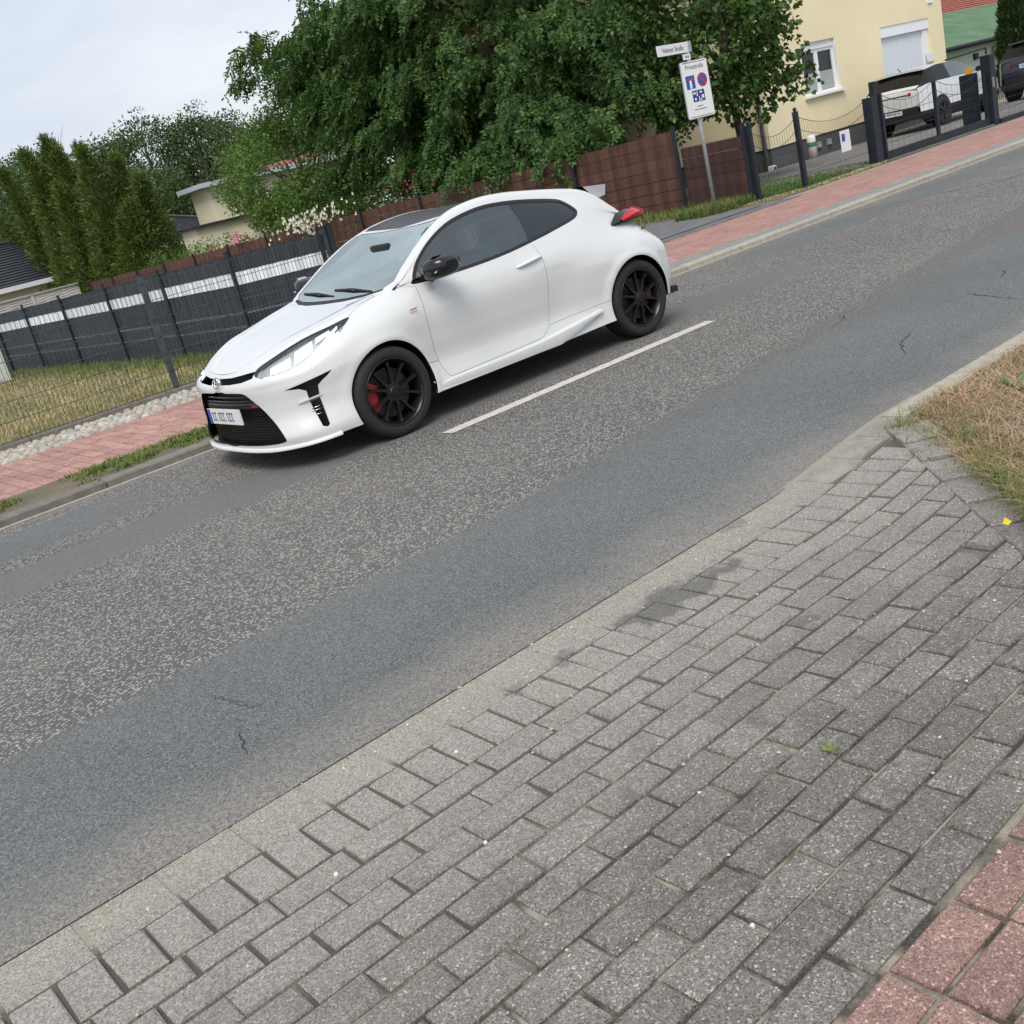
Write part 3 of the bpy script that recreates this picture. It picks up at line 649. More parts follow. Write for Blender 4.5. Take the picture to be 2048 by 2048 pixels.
mb.add([(HX, HY, PL), (HX, HY+11, PL), (HX, HY+11, 7.2), (HX, HY, 7.2)], [(0, 1, 2, 3)]); mb.add([(HX+W_, HY, PL), (HX+W_, HY+11, PL), (HX+W_, HY+11, 7.2), (HX+W_, HY, 7.2)], [(3, 2, 1, 0)])
mb.add([(HX, HY+11, PL), (HX+W_, HY+11, PL), (HX+W_, HY+11, 7.2), (HX, HY+11, 7.2)], [(0, 1, 2, 3)])
mb.build('wall', M_CREAM, hs, fix=False)
mb = MB(); mb.box(HX+.03, HX+shut[0], HY+.03, HY+10.97, -.3, PL); mb.box(HX+shut[1], HX+W_-.03, HY+.03, HY+10.97, -.3, PL); mb.box(HX+shut[0]+.001, HX+shut[1]-.001, HY+.18, HY+10.9, -.3, PL-.01); mb.build('plinth', M_PLINTH, hs)
def window(par, x0, x1, z0, z1, y, mull=1, blind=True):
    """two-leaf window set back in its reveal, at depth y"""
    fr = MB(); f = .07
    fr.box(x0, x1, y-.03, y+.03, z0, z0+f); fr.box(x0, x1, y-.03, y+.03, z1-f, z1); fr.box(x0, x0+f, y-.03, y+.03, z0+f, z1-f); fr.box(x1-f, x1, y-.03, y+.03, z0+f, z1-f)
    xm = (x0+x1)/2; fr.box(xm-.07, xm+.07, y-.035, y+.03, z0+f, z1-f)
    w0 = fr.build('window', M_PVC, par)
    for a, b in ((x0+f, xm-.07), (xm+.07, x1-f)):
        MB().box(a, b, y+.005, y+.012, z0+f, z1-f).build('pane', M_PANE, w0)
        if blind: MB().box(a+.02, b-.02, y-.004, y+.003, z0+f+.01, z0+f+(z1-z0)*.42).build('blind', M_PANEL, w0)
    MB().box(x0+.0, x1-.0, y-.06, y+.03, z1+.001, z1+.17).build('shutter_box', M_PVC, w0)
    MB().box(x0-.08, x1+.10, y-.22, y+.03, z0-.055, z0-.002).build('sill', M_PVC, w0)
    return w0
window(hs, HX+win[0], HX+win[1], win[2], win[3]-.17, HY+.12)
# white surround of the reveal
mb = MB(); x0, x1, z0, z1 = HX+win[0]-.0, HX+win[1], win[2], win[3]
for a, b, c, d in ((x0-.002, x0+.012, z0, z1), (x1-.012, x1+.002, z0, z1)): MB().box(a, b, HY-.004, HY+.10, c, d).build('reveal', M_PVC, hs)
sx0, sx1, sz0, sz1 = HX+shut[0], HX+shut[1], shut[2], shut[3]
fr = MB(); fr.box(sx0, sx1, HY+.02, HY+.15, sz1-.26, sz1-.002); fr.box(sx0, sx0+.06, HY+.04, HY+.15, sz0, sz1-.26); fr.box(sx1-.28, sx1-.002, HY+.06, HY+.15, sz0, sz1-.26); fr.build('shutter_frame', M_PVC, hs)
rs = MB().box(sx0+.06, sx1-.28, HY+.125, HY+.14, sz0, sz1-.26).build('roller_shutter', M_SHUT, hs)
z = sz0; k = 0
xm = sx0+1.25
while z < sz1-.30:
    for a, b in ((sx0+.065, xm-.008), (xm+.008, sx1-.285)): MB().box(a, b, HY+.107, HY+.124, z+.003, z+.048).build('slat', M_SHUT, rs)
    z += .051
MB().box(xm-.03, xm+.05, HY+.09, HY+.1069, 1.38, 1.44).build('shutter_lock', M_STEEL, rs)
MB().tube([(HX-.07, HY+.12, 7), (HX-.07, HY+.12, .10)], .05, 10).build('downpipe', plain('zinc', (.30, .32, .33), .45, .5), hs, True)
MB().box(HX+W_-1.05, HX+W_-.72, HY-.03, HY-.001, 1.55, 1.78).build('house_number', plain('number_tile', (.70, .72, .72), .3), hs); MB().box(HX+W_-.75, HX+W_-.5, HY-.04, HY-.001, 3.05, 3.35).build('alarm_box', M_PVC, hs)
mb = MB(); mb.box(HX+5.2-1.05, HX+5.2-.15, HY-.02, HY+.029, .0, .40); mb.build('cellar_window', M_PANE, hs)
mb = MB()
for k in range(5): mb.box(HX+4.12, HX+5.08, HY-.035, HY-.0201, .03+.075*k, .055+.075*k)
mb.build('cellar_grille', M_ANTH, hs)
for a in (1.9, 2.35): MB().box(HX+a, HX+a+.13, HY-.03, HY+.029, .20, .33).build('wall_socket', plain('socket_grey', (.35, .36, .36), .5), hs)
mb = MB(); mb.add([(HX-.5, HY-.5, 7.2), (HX+W_+.5, HY-.5, 7.2), (HX+W_+.5, HY+11.5, 7.2), (HX-.5, HY+11.5, 7.2), (HX+W_/2, HY+3, 10), (HX+W_/2, HY+8, 10)], [(0, 1, 4), (1, 2, 5, 4), (2, 3, 5), (3, 0, 4, 5), (3, 2, 1, 0)]); mb.build('roof', M_ROOFD, hs)
# the sign on the fence and the garden post light by the plinth
fs = thing('notice', 'small white notice with blue mark hung on the mesh fence', 'sign', (17.2, 11.2, .4))
NB = face(17.30, 11.195, .62, R(0)); o = plate('notice_board', NB, .30, .36, M_WHITE, fs, 0, .006, .01); plate('blue_mark', NB @ Matrix.Translation((-.06, .06, 0)), .10, .13, M_BLUE, fs, .0065, .001, .006); plate('red_mark', NB @ Matrix.Translation((-.02, .08, 0)), .03, .05, M_RED, fs, .0078, .001, .004)
gl = thing('garden_post', 'short white garden post with green band beside the plinth', 'post', (HX+1.15, HY-.35, 0))
MB().lathe([(.001, .0), (.11, .0), (.105, .3)], Matrix.Translation((HX+1.15, HY-.35, 0)), 16).build('lower_body', plain('post_pink', (.58, .50, .47), .6), gl, True)
MB().lathe([(.112, .301), (.112, .40)], Matrix.Translation((HX+1.15, HY-.35, 0)), 16).build('band', plain('band_green', (.06, .22, .12), .6), gl, True); MB().lathe([(.105, .401), (.105, .52), (.08, .56), (.001, .57)], Matrix.Translation((HX+1.15, HY-.35, 0)), 16).build('cap', M_PVC, gl, True)
gr = thing('garden_tap_box', 'small grey utility box at the foot of the downpipe', 'box', (HX-.2, HY-.1, 0)); MB().bbox(HX-.26, HX-.12, HY-.16, HY-.02, -.05, .12, .01).build('housing', M_PVC, gr); MB().bbox(HX-.22, HX-.16, HY-.18, HY-.161, .02, .09, .005).build('door', M_ANTH, gr)

def tile_roof(name, planes, mat, par, course=.34, rib=0.):
    """each plane: 4 points eave-left, eave-right, top-right, top-left; overlapping courses"""
    mb = MB()
    for e0, e1, t1, t0 in planes:
        e0, e1, t1, t0 = map(Vector, (e0, e1, t1, t0)); L = max((t0-e0).length, (t1-e1).length); n = max(2, int(L/course))
        nr = (e1-e0).cross(t0-e0 if (t0-e0).length > .1 else t1-e0).normalized()
        if nr.z < 0: nr = -nr
        for i in range(n):
            a, b = i/n, min(1, (i+1)/n+.04/n)
            p0, p1, q0, q1 = e0.lerp(t0, a), e1.lerp(t1, a), e0.lerp(t0, b), e1.lerp(t1, b); h = nr*.05
            mb.add([p0+h, p1+h, q1, q0, p0, p1], [(0, 1, 2, 3), (4, 5, 1, 0)])
    return mb.build(name, mat, par, fix=False)
def hip_house(label, x0, x1, y0, y1, zb, ze, zr, ov, wm, rm, along='x', inset=None, fascia=True):
    h = thing('house', label, 'house', ((x0+x1)/2, (y0+y1)/2, zb))
    mb = MB(); mb.box(x0, x1, y0, y1, zb, ze-.02); mb.build('wall', wm, h)
    a, b, c, d = (x0-ov, y0-ov, ze), (x1+ov, y0-ov, ze), (x1+ov, y1+ov, ze), (x0-ov, y1+ov, ze)
    ins = inset if inset is not None else (y1-y0)/2+ov if along == 'x' else (x1-x0)/2+ov
    if along == 'x': r0 = (x0-ov+ins, (y0+y1)/2, zr); r1 = (x1+ov-ins, (y0+y1)/2, zr); pl = [(a, b, r1, r0), (b, c, r1, r1), (c, d, r0, r1), (d, a, r0, r0)]
    else: r0 = ((x0+x1)/2, y0-ov+ins, zr); r1 = ((x0+x1)/2, y1+ov-ins, zr); pl = [(a, b, r0, r0), (b, c, r1, r0), (c, d, r1, r1), (d, a, r0, r1)]
    ro = tile_roof('roof', pl, rm, h)
    mb = MB()
    for p, q in ((r0, r1), (a, r0), (b, r1 if along == 'x' else r0), (d, r0 if along == 'x' else r1), (c, r1)): mb.tube([Vector(p)+Vector((0, 0, .06)), Vector(q)+Vector((0, 0, .06))], .09, 6)
    mb.build('ridge_tiles', rm, ro)
    if fascia:
        mb = MB(); mb.box(x0-ov, x1+ov, y0-ov-.03, y0-ov, ze-.22, ze-.01); mb.box(x0-ov-.03, x0-ov, y0-ov, y1+ov, ze-.22, ze-.01); mb.box(x1+ov, x1+ov+.03, y0-ov, y1+ov, ze-.22, ze-.01); mb.box(x0-ov, x1+ov, y0-ov+.001, y0+.3, ze-.235, ze-.221)
        mb.build('fascia', M_PVC, h)
    return h
hip_house('bungalow with dark hipped roof and white eaves behind the bushy conifer', 15.8, 27.5, 54.8, 66, -1.2, 2.0, 4.15, .6, M_CREAM2, M_ROOFD, 'x', 5.2)
hw = hip_house('bungalow wing with dark ribbed roof at the left edge', 2, 19.4, 53.2, 59.6, -1.2, 1.78, 3.75, .6, M_CREAM2, M_ROOFD, 'x', 3.8)
hip_house('second dark roofed house above the wing at the left edge', 4, 16.8, 62.0, 71, -1, 3.25, 5.0, .5, M_CREAM2, M_ROOFD, 'x', 4.2)
cb = thing('house', 'pale cream flat roofed building left of the leafy tree', 'house', (21, 43, 0))
mb = MB(); mb.box(19.9, 27, 42, 43.6, -.5, 3.62); mb.build('wall', M_CREAM2, cb); mb = MB(); mb.box(18.3, 27, 40.6, 41.999, -.5, 2.15); mb.build('lower_wall', M_CREAM2, cb)
mb = MB(); mb.box(18.1, 27.3, 40.4, 41.99, 2.151, 2.25); mb.build('lower_roof', M_ROOFD, cb); rr = MB().box(19.5, 27.6, 41.6, 44.0, 3.621, 3.80).build('roof', plain('roof_edge', (.50, .54, .60), .5), cb); mb = MB(); mb.add([(21.6, 41.65, 3.802), (27.5, 41.65, 3.802), (27.5, 43.9, 4.3), (21.6, 43.9, 3.95)], [(0, 1, 2, 3)]); mb.build('roof_tiles', M_ROOFR, rr)
# right background: green bitumen roof, red tiled roof with chimney
gh = thing('house', 'mint walled annex with green bitumen roof behind the cars', 'house', (48, 24, 0))
mb = MB(); mb.box(40, 75, 24, 30, -.4, 1.72); mb.build('wall', M_MINT, gh); mb = MB(); mb.add([(39.6, 23.5, 1.86), (76, 23.5, 1.86), (76, 28, 3.5), (39.6, 28, 3.5), (39.6, 23.5, 1.72), (76, 23.5, 1.72)], [(0, 1, 2, 3), (4, 5, 1, 0), (0, 3, 4)]); mb.build('roof', M_ROOFG, gh)
MB().tube([(39.6, 23.42, 1.80), (76, 23.42, 1.76)], .09, 8).build('gutter', M_ANTH, gh, True); MB().tube([(49.6, 23.42, 1.7), (49.0, 23.9, 1.45), (49.0, 23.93, -.3)], .07, 8).build('downpipe', plain('mint_pipe', (.30, .36, .33), .5), gh, True)
mb = MB(); mb.box(50.3, 51.9, 23.93, 23.999, .6, 1.40); w0 = mb.build('window', M_PVC, gh); MB().box(50.4, 51.8, 23.91, 23.929, .68, 1.33).build('pane', plain('blind_grey', (.45, .45, .44), .6), w0); MB().box(47.3, 47.6, 23.9, 23.999, 1.15, 1.4).build('wall_lamp', M_ANTH, gh)
rh = hip_house('house with long red tiled roof and brick chimney in the far right', 56, 100, 33, 45, -.4, 3.2, 6.6, .5, M_CREAM2, M_ROOFR, 'x', 6, False)
mb = MB(); mb.box(60.4, 61.5, 33.4, 34.5, 3.0, 5.4); cmn = mb.build('chimney', M_CHIM, rh); MB().box(60.3, 61.6, 33.3, 34.6, 5.401, 5.55).build('chimney_cap', M_CHIM, cmn)
# ================================================================== the white hot hatch
# car coordinates: a = metres behind the front axle, v = metres out from the centre plane (near side positive), z up
CARX, CARY = 3.866, 7.127
def cw_(a, v, z): return (CARX+a, CARY-v, z)
_cols = []      # each column: 6 lower points, E, R, M
def col(a, v, z, E, Rr, M):
    a = a if isinstance(a, list) else [a]*6; v = v if isinstance(v, list) else [v]*6
    L = list(zip(a, v, z)); E = Vector(E); Mv = Vector((M[0], 0, M[1]))
    if Rr is None:                       # bonnet: crown between the edge and the centre line
        f = .62; Rv = Vector((Mv.x+(E.x-Mv.x)*f*f, E.y*f, Mv.z+(E.z-Mv.z)*f**2.4))
    else: Rv = Vector(Rr)
    g = [E.lerp(Rv, k/3)+Vector((0, .010 if Rr is not None else 0, .004 if Rr is not None else .008)) for k in (1, 2)]
    h = []
    for f in (.74, .4): h.append(Vector((Mv.x+(Rv.x-Mv.x)*f*f, Rv.y*f, Mv.z+(Rv.z-Mv.z)*f**2.6)))
    _cols.append([Vector(q) for q in L]+[E]+g+[Rv]+h+[Mv])
ZF = [.165, .235, .35, .46, .575, .635]
col([-.875, -.885, -.87, -.865, -.868, -.85], 0, ZF, (-.80, 0, .690), None, (-.80, .690))
col([-.865, -.875, -.86, -.855, -.858, -.84], .28, ZF, (-.785, .25, .702), None, (-.765, .717))
col([-.815, -.828, -.805, -.80, -.803, -.785], .52, [.165, .235, .35, .46, .575, .645], (-.70, .45, .738), None, (-.66, .767))
col([-.72, -.735, -.695, -.69, -.69, -.67], [.69, .70, .68, .675, .68, .66], [.17, .24, .36, .47, .58, .66], (-.57, .54, .790), None, (-.53, .813))
col([-.60, -.605, -.56, -.555, -.555, -.53], [.79, .798, .772, .772, .78, .75], [.175, .245, .37, .48, .595, .69], (-.42, .605, .838), None, (-.39, .852))
col([-.42, -.42, -.40, -.39, -.38, -.36], [.855, .86, .838, .84, .848, .808], [.185, .25, .38, .50, .62, .74], (-.26, .655, .868), None, (-.25, .882))
col(-.20, [.875, .875, .865, .872, .882, .832], [.19, .26, .40, .54, .68, .79], (-.12, .69, .895), None, (-.11, .907))
col(0, [.88, .88, .876, .886, .892, .845], [.19, .27, .41, .56, .71, .82], (.03, .715, .925), None, (.02, .930))
col(.18, [.875, .875, .865, .87, .88, .848], [.195, .275, .42, .57, .72, .84], (.18, .735, .952), None, (.13, .950))
col(.34, [.872, .865, .845, .855, .866, .845], [.20, .28, .42, .57, .73, .85], (.32, .765, .970), (.31, .728, .998), (.24, .992))
SV = [.870, .853, .832, .846, .857, .842]; SZ = [.20, .28, .42, .57, .73, .855]
col(.46, SV, SZ, (.46, .80, .965), (.46, .712, 1.095), (.42, 1.080))
col(.62, SV, SZ, (.62, .802, .960), (.62, .682, 1.195), (.58, 1.152))
col(.80, SV, SZ, (.80, .80, .958), (.80, .645, 1.288), (.77, 1.240))
col(.97, SV, SZ, (.97, .798, .960), (.97, .61, 1.352), (.95, 1.322))
col(1.15, SV, SZ, (1.15, .795, .967), (1.15, .582, 1.394), (1.14, 1.378))
col(1.40, SV, SZ, (1.40, .788, .983), (1.40, .565, 1.414), (1.40, 1.408))
col(1.65, [.870, .855, .838, .850, .858, .845], [.205, .285, .42, .57, .73, .86], (1.65, .778, 1.008), (1.65, .558, 1.402), (1.65, 1.402))
col(1.88, [.872, .860, .850, .862, .866, .846], [.21, .29, .42, .57, .73, .87], (1.88, .765, 1.040), (1.88, .555, 1.374), (1.88, 1.378))
col(2.08, [.880, .872, .868, .882, .885, .850], [.215, .295, .42, .57, .72, .87], (2.08, .75, 1.068), (2.08, .553, 1.345), (2.08, 1.350))
col(2.26, [.890, .888, .888, .897, .900, .860], [.22, .30, .42, .57, .71, .84], (2.26, .735, 1.070), (2.26, .552, 1.315), (2.26, 1.325))
col(2.42, [.893, .893, .895, .903, .905, .865], [.22, .30, .42, .57, .70, .82], (2.42, .72, 1.045), (2.42, .556, 1.279), (2.42, 1.295))
col(2.56, [.893, .893, .897, .905, .904, .862], [.23, .30, .42, .57, .70, .81], (2.55, .705, 1.010), (2.54, .575, 1.218), (2.56, 1.250))
col(2.72, [.890, .890, .894, .900, .896, .850], [.25, .31, .42, .56, .70, .81], (2.68, .68, .985), (2.65, .605, 1.120), (2.74, 1.150))
col([2.88, 2.88, 2.90, 2.90, 2.88, 2.84], [.872, .874, .876, .878, .872, .815], [.26, .32, .42, .56, .69, .80], (2.82, .63, .962), (2.76, .585, 1.040), (2.86, 1.050))
col([3.00, 3.02, 3.06, 3.06, 3.04, 2.97], [.80, .80, .805, .805, .79, .73], [.27, .32, .42, .55, .68, .79], (2.92, .52, .948), (2.86, .42, .990), (2.93, .990))
col([3.08, 3.11, 3.155, 3.155, 3.13, 3.04], .52, [.27, .32, .42, .55, .68, .79], (2.97, .30, .944), (2.94, .25, .960), (2.96, .962))
col([3.10, 3.13, 3.175, 3.175, 3.15, 3.06], 0, [.27, .32, .42, .55, .68, .79], (2.98, 0, .944), (2.975, 0, .946), (2.97, .95))
CP = np.array([[tuple(q) for q in c] for c in _cols]); NTC, NW = CP.shape[0]-1, CP.shape[1]-1
def _cr(f):     # Catmull-Rom weights
    return np.stack([-.5*f**3+f**2-.5*f, 1.5*f**3-2.5*f**2+1, -1.5*f**3+2*f**2+.5*f, .5*f**3-.5*f**2], -1)
def SURF(t, w):
    t = np.asarray(t, float); w = np.asarray(w, float); wx = np.minimum(w, 0); w_ = np.clip(w, 0, NW); t_ = np.clip(t, 0, NTC)
    i = np.minimum(t_.astype(int), NTC-1); j = np.minimum(w_.astype(int), NW-1)
    wt = _cr(t_-i); ww = _cr(w_-j); out = np.zeros(t.shape+(3,))
    for p in range(4):
        ip = i+p-1; fl = np.ones(t.shape+(3,))
        ii = np.where(ip < 0, -ip, np.where(ip > NTC, 2*NTC-ip, ip)); mirror = (ip < 0) | (ip > NTC)
        for q in range(4):
            jq = j+q-1; jj = np.where(jq < 0, 0, np.where(jq > NW, 2*NW-jq, jq)); P = CP[ii, jj].copy()
            neg = mirror ^ (jq > NW); P[..., 1] = np.where(neg, -P[..., 1], P[..., 1])
            out += P*(wt[..., p]*ww[..., q])[..., None]
    out[..., 2] += wx*.08                        # straight on below the sill
    # swollen lips around the wheel arches
    for ac, zc, amp in ((.012, .318, .012), (2.553, .318, .014)):
        r = np.hypot(out[..., 0]-ac, out[..., 2]-zc); side = np.clip((out[..., 1]-.74)/.08, 0, 1)
        out[..., 1] += amp*np.exp(-((r-.365)/.045)**2)*side
    # concave flank ahead of the rear wheel
    r = np.hypot((out[..., 0]-1.72)/.20, (out[..., 2]-.50)/.24); out[..., 1] -= .012*np.exp(-r*r)*(out[..., 1] > .7)
    return out
def invert(pts, axes, t0, t1, w0, w1, n=90):
    """surface parameters of points given in two of the three car axes"""
    T, Wg = np.meshgrid(np.linspace(t0, t1, n), np.linspace(w0, w1, n), indexing='ij'); S = SURF(T, Wg)[..., axes]; res = []
    for q in pts:
        q = np.array(q, float); k = np.argmin(((S-q)**2).sum(-1)); t, w_ = T.flat[k], Wg.flat[k]
        for _ in range(8):
            s = SURF([t], [w_])[0][axes]; e = 1e-3
            J = np.stack([(SURF([t+e], [w_])[0][axes]-s)/e, (SURF([t], [w_+e])[0][axes]-s)/e], 1)
            try: d = np.linalg.solve(J, q-s)
            except Exception: break
            d = np.clip(d, -.3, .3); t, w_ = np.clip(t+d[0], t0-.5, t1+.5), np.clip(w_+d[1], -1.5, w1+.5)
        res.append((t, w_))
    return res
def spline(pts, n=6, closed=True):
    P = [np.array(q, float) for q in pts]; m = len(P); out = []
    for i in range(m if closed else m-1):
        g = lambda k: P[k % m] if closed else P[min(max(k, 0), m-1)]
        for k in range(n):
            f = k/n; c = _cr(np.array(f)); out.append(tuple(sum(c[r]*g(i+r-1) for r in range(4))))
    if not closed: out.append(tuple(P[-1]))
    return out
SIDE, FRONT = [0, 2], [1, 2]
def arch(ac, zc, r, t0, t1):
    P = [(ac+r*math.cos(x), zc+r*math.sin(x)) for x in np.linspace(R(-28), R(208), 48)]
    q = invert(P, SIDE, t0, t1, -.9, 6); return [(q[0][0], -.9)]+[x for x in q]+[(q[-1][0], -.9)]
P_AF = arch(.014, .320, .352, 4, 10.5); P_AR = arch(2.553, .318, .350, 16.5, 24)
DLO = [(.438, .972), (.450, 1.010), (.485, 1.055), (.571, 1.132), (.731, 1.228), (.934, 1.306), (1.137, 1.345), (1.364, 1.361), (1.621, 1.343), (1.874, 1.304), (2.09, 1.258), (2.16, 1.215), (2.212, 1.155), (2.212, 1.118), (2.135, 1.077), (1.892, 1.040), (1.736, 1.019), (1.371, .980), (1.024, .963), (.70, .962)]
P_DLO = invert(spline(DLO, 3), SIDE, 8.5, 20.5, 4.5, 9.4)
P_WS = [(8.62, 12.6), (8.62, 11), (8.72, 10.1), (8.95, 9.52), (9.3, 9.33), (10, 9.30), (11, 9.30), (12, 9.32), (12.75, 9.36), (13.05, 9.55), (13.14, 10), (13.16, 11), (13.17, 12.6)]
P_ROOF = [(13.20, 12.6), (13.20, 9.50), (13.6, 9.42), (16, 9.40), (19, 9.42), (20.3, 9.46), (20.4, 9.6), (20.4, 12.6)]
P_COWL = [(8.05, 12.6), (8.12, 10.5), (8.35, 9.45), (8.75, 9.2), (8.95, 9.50), (8.70, 10.1), (8.60, 11), (8.60, 12.6)]
P_RG = [(20.9, 12.6), (20.9, 10.0), (21.5, 9.7), (22.8, 9.7), (23.4, 10.2), (23.5, 12.6)]
P_HL = spline([(1.72, 5.42), (2.0, 5.86), (3.0, 5.93), (4.1, 5.92), (5.2, 5.88), (6.2, 5.80), (5.8, 5.44), (5.3, 5.13), (4.7, 4.88), (3.9, 4.76), (2.9, 4.80), (2.2, 5.0)], 4)
P_GR = invert(spline([(-.12, .577), (.10, .577), (.25, .576), (.345, .568), (.40, .535), (.49, .45), (.565, .34), (.632, .235), (.60, .208), (.42, .199), (.10, .196), (-.12, .196)], 4)[:-4], FRONT, 0, 4, 0, 5.2)
P_GR = [(-.3, P_GR[0][1])]+[q for q in P_GR if q[0] > .02]+[(-.3, P_GR[-1][1])]
P_SL = [(-.3, 4.92), (.6, 4.97), (1.2, 5.08), (1.66, 5.24), (1.70, 5.44), (1.75, 5.62), (1.3, 5.66), (.6, 5.60), (-.3, 5.55)]
P_DU = invert([(-.705, .548), (-.62, .567), (-.52, .586), (-.405, .606), (-.445, .578), (-.49, .553), (-.518, .530), (-.524, .45), (-.530, .262), (-.548, .25), (-.575, .262), (-.588, .44), (-.592, .515), (-.63, .537)], SIDE, 2.5, 6, .3, 5.3)
def slit(pts, wd=.004, n=5, **k):
    P = [np.array(q) for q in spline(pts, n, False)]; l = []; r = []
    for i, q in enumerate(P):
        d = P[min(i+1, len(P)-1)]-P[max(i-1, 0)]; d = d/np.hypot(*d); nn = np.array((-d[1], d[0]))*wd; l.append(q+nn); r.append(q-nn)
    return invert(l+r[::-1], SIDE, **k)
DOOR = [(.445, .955), (.432, .80), (.432, .60), (.452, .42), (.492, .305), (.53, .275), (.62, .274), (.97, .281), (1.38, .292), (1.46, .304), (1.53, .345), (1.575, .43), (1.605, .58), (1.625, .75), (1.625, .90), (1.61, .990)]
K = dict(t0=7, t1=19.5, w0=0, w1=6.5)
SL = [slit(DOOR, .0014, 5, **K), slit([(.33, .424), (.452, .408)], .0014, 3, **K), slit([(1.56, .366), (1.85, .376), (2.207, .389)], .0013, 4, **K)]
def pslit(pts, wd, n=5):        # slit drawn in parameter space
    P = [np.array(q) for q in spline(pts, n, False)]; l = []; r = []
    for i, q in enumerate(P):
        d = P[min(i+1, len(P)-1)]-P[max(i-1, 0)]; d = d*np.array((.15, .1)); d = d/np.hypot(*d); nn = np.array((-d[1]/.15, d[0]/.1))*wd; l.append(q+nn); r.append(q-nn)
    return [tuple(q) for q in l+r[::-1]]
SL.append(pslit([(6.2, 5.82), (6.5, 6.02), (7.2, 6.25), (8.0, 6.8), (8.28, 8.2), (8.2, 9.5)], .0012))          # bonnet shut line
SL.append(pslit([(9.85, 5.9), (9.5, 6.02), (9.2, 6.4), (9.0, 7.2)], .0012))                                    # foot of the A pillar
P_DOOR = invert(spline(DOOR, 5, False)+[(1.60, 1.05), (.44, 1.02)], SIDE, **K)
def inside(pt, poly):
    x, y = pt[:, 0], pt[:, 1]; r = np.zeros(len(pt), bool); P = np.array(poly); Q = np.roll(P, -1, 0)
    for (x0, y0), (x1, y1) in zip(P, Q):
        if y0 == y1: continue
        c = ((y0 > y) != (y1 > y)) & (x < (x1-x0)*(y-y0)/(y1-y0)+x0); r ^= c
    return r
AL, BE = .15, .11
def cdt(polys, tr, wr, nt, nw):
    T, Wg = np.meshgrid(np.linspace(*tr, nt), np.linspace(*wr, nw), indexing='ij'); pts = [Vector((a*AL, b*BE)) for a, b in zip(T.ravel(), Wg.ravel())]
    ed = []
    def loop(P):
        n0 = len(pts); pts.extend(Vector((a*AL, b*BE)) for a, b in P); ed.extend((n0+i, n0+(i+1) % len(P)) for i in range(len(P)))
    loop([(tr[0], wr[0]), (tr[1], wr[0]), (tr[1], wr[1]), (tr[0], wr[1])])
    for P in polys: loop(P)
    V, E_, F, *_ = geometry.delaunay_2d_cdt(pts, ed, [], 0, 1e-6)
    V = np.array([(q.x/AL, q.y/BE) for q in V]); F = np.array([f for f in F if len(f) == 3]); c = V[F].mean(1)
    ok = (c[:, 0] > tr[0]) & (c[:, 0] < tr[1]) & (c[:, 1] > wr[0]) & (c[:, 1] < wr[1])
    return V, F[ok], c[ok]
HOLES = [P_AF, P_AR, P_DLO, P_WS, P_ROOF, P_COWL, P_RG, P_HL, P_GR, P_SL, P_DU]+SL
CV, CF, CC = cdt(HOLES+[P_DOOR], (0, NTC), (0, NW), 27*5+1, 12*8+1)
CS = SURF(CV[:, 0], CV[:, 1])
def normals(t, w):
    e = 2e-3; a = SURF(np.clip(t+e, 0, NTC), w)-SURF(np.clip(t-e, 0, NTC), w); b = SURF(t, np.clip(w+e, 0, NW))-SURF(t, np.clip(w-e, 0, NW)); n = np.cross(b, a); L = np.linalg.norm(n, axis=-1, keepdims=True); return n/np.maximum(L, 1e-9)
CN = normals(np.clip(CV[:, 0], .06, NTC-.06), CV[:, 1])
if CN[np.argmin(abs(CV[:, 0]-15)+abs(CV[:, 1]-3))][1] < 0: CN = -CN
_mid = (CV[:, 0] < .01) | (CV[:, 0] > NTC-.01) | (CV[:, 1] > NW-.01); CN[_mid, 1] = 0; CN = CN/np.linalg.norm(CN, axis=1, keepdims=True)
fl = {k: inside(CC, p) for k, p in dict(af=P_AF, ar=P_AR, dlo=P_DLO, ws=P_WS, roof=P_ROOF, cowl=P_COWL, rg=P_RG, hl=P_HL, gr=P_GR, sl=P_SL, du=P_DU, door=P_DOOR).items()}
slits = np.zeros(len(CC), bool)
for q in SL: slits |= inside(CC, q)
hole = fl['af'] | fl['ar'] | fl['dlo'] | fl['ws'] | fl['hl'] | fl['gr'] | fl['sl'] | fl['du'] | slits | fl['roof'] | fl['cowl'] | fl['rg']
def panel(name, mask, mat, par, both=True, off=0., sgn=1, thick=0., smooth=True, verts=None):
    """the masked triangles of the body skin, moved along the normal by off; both: also the mirrored half"""
    S = CS+CN*off; F = CF[mask]; used, inv = np.unique(F, return_inverse=True); F = inv.reshape(-1, 3); P = S[used]; N = CN[used]
    def half(s):
        W = np.stack([CARX+P[:, 0], CARY-s*P[:, 1], P[:, 2]], 1); f = F
        a, b, c = W[f[0]]; nn = np.cross(b-a, c-a); n0 = N[f[0][0]]*np.array([1, -s, 1]); return W, (f if nn @ n0 > 0 else f[:, ::-1])
    if both:
        A, fa = half(1); B, fb = half(-1); V = np.concatenate([A, B]); f = np.concatenate([fa, fb+len(A)])
    else: V, f = half(sgn)
    o = np_mesh(name, V, f, mat, par, True)
    NN = np.concatenate([N*np.array([1, -1, 1]), N]) if both else N*np.array([1, -sgn, 1])
    o.data.normals_split_custom_set_from_vertices([tuple(q) for q in NN])
    return o
def m_paint(name, col_, rough=.28):
    t = NT(name); n = t.noise(t.obj(), 40, 2); t.P(Base_Color=col_, Roughness=rough, Coat_Weight=1., Coat_Roughness=.03, Coat_IOR=1.5); return t.m
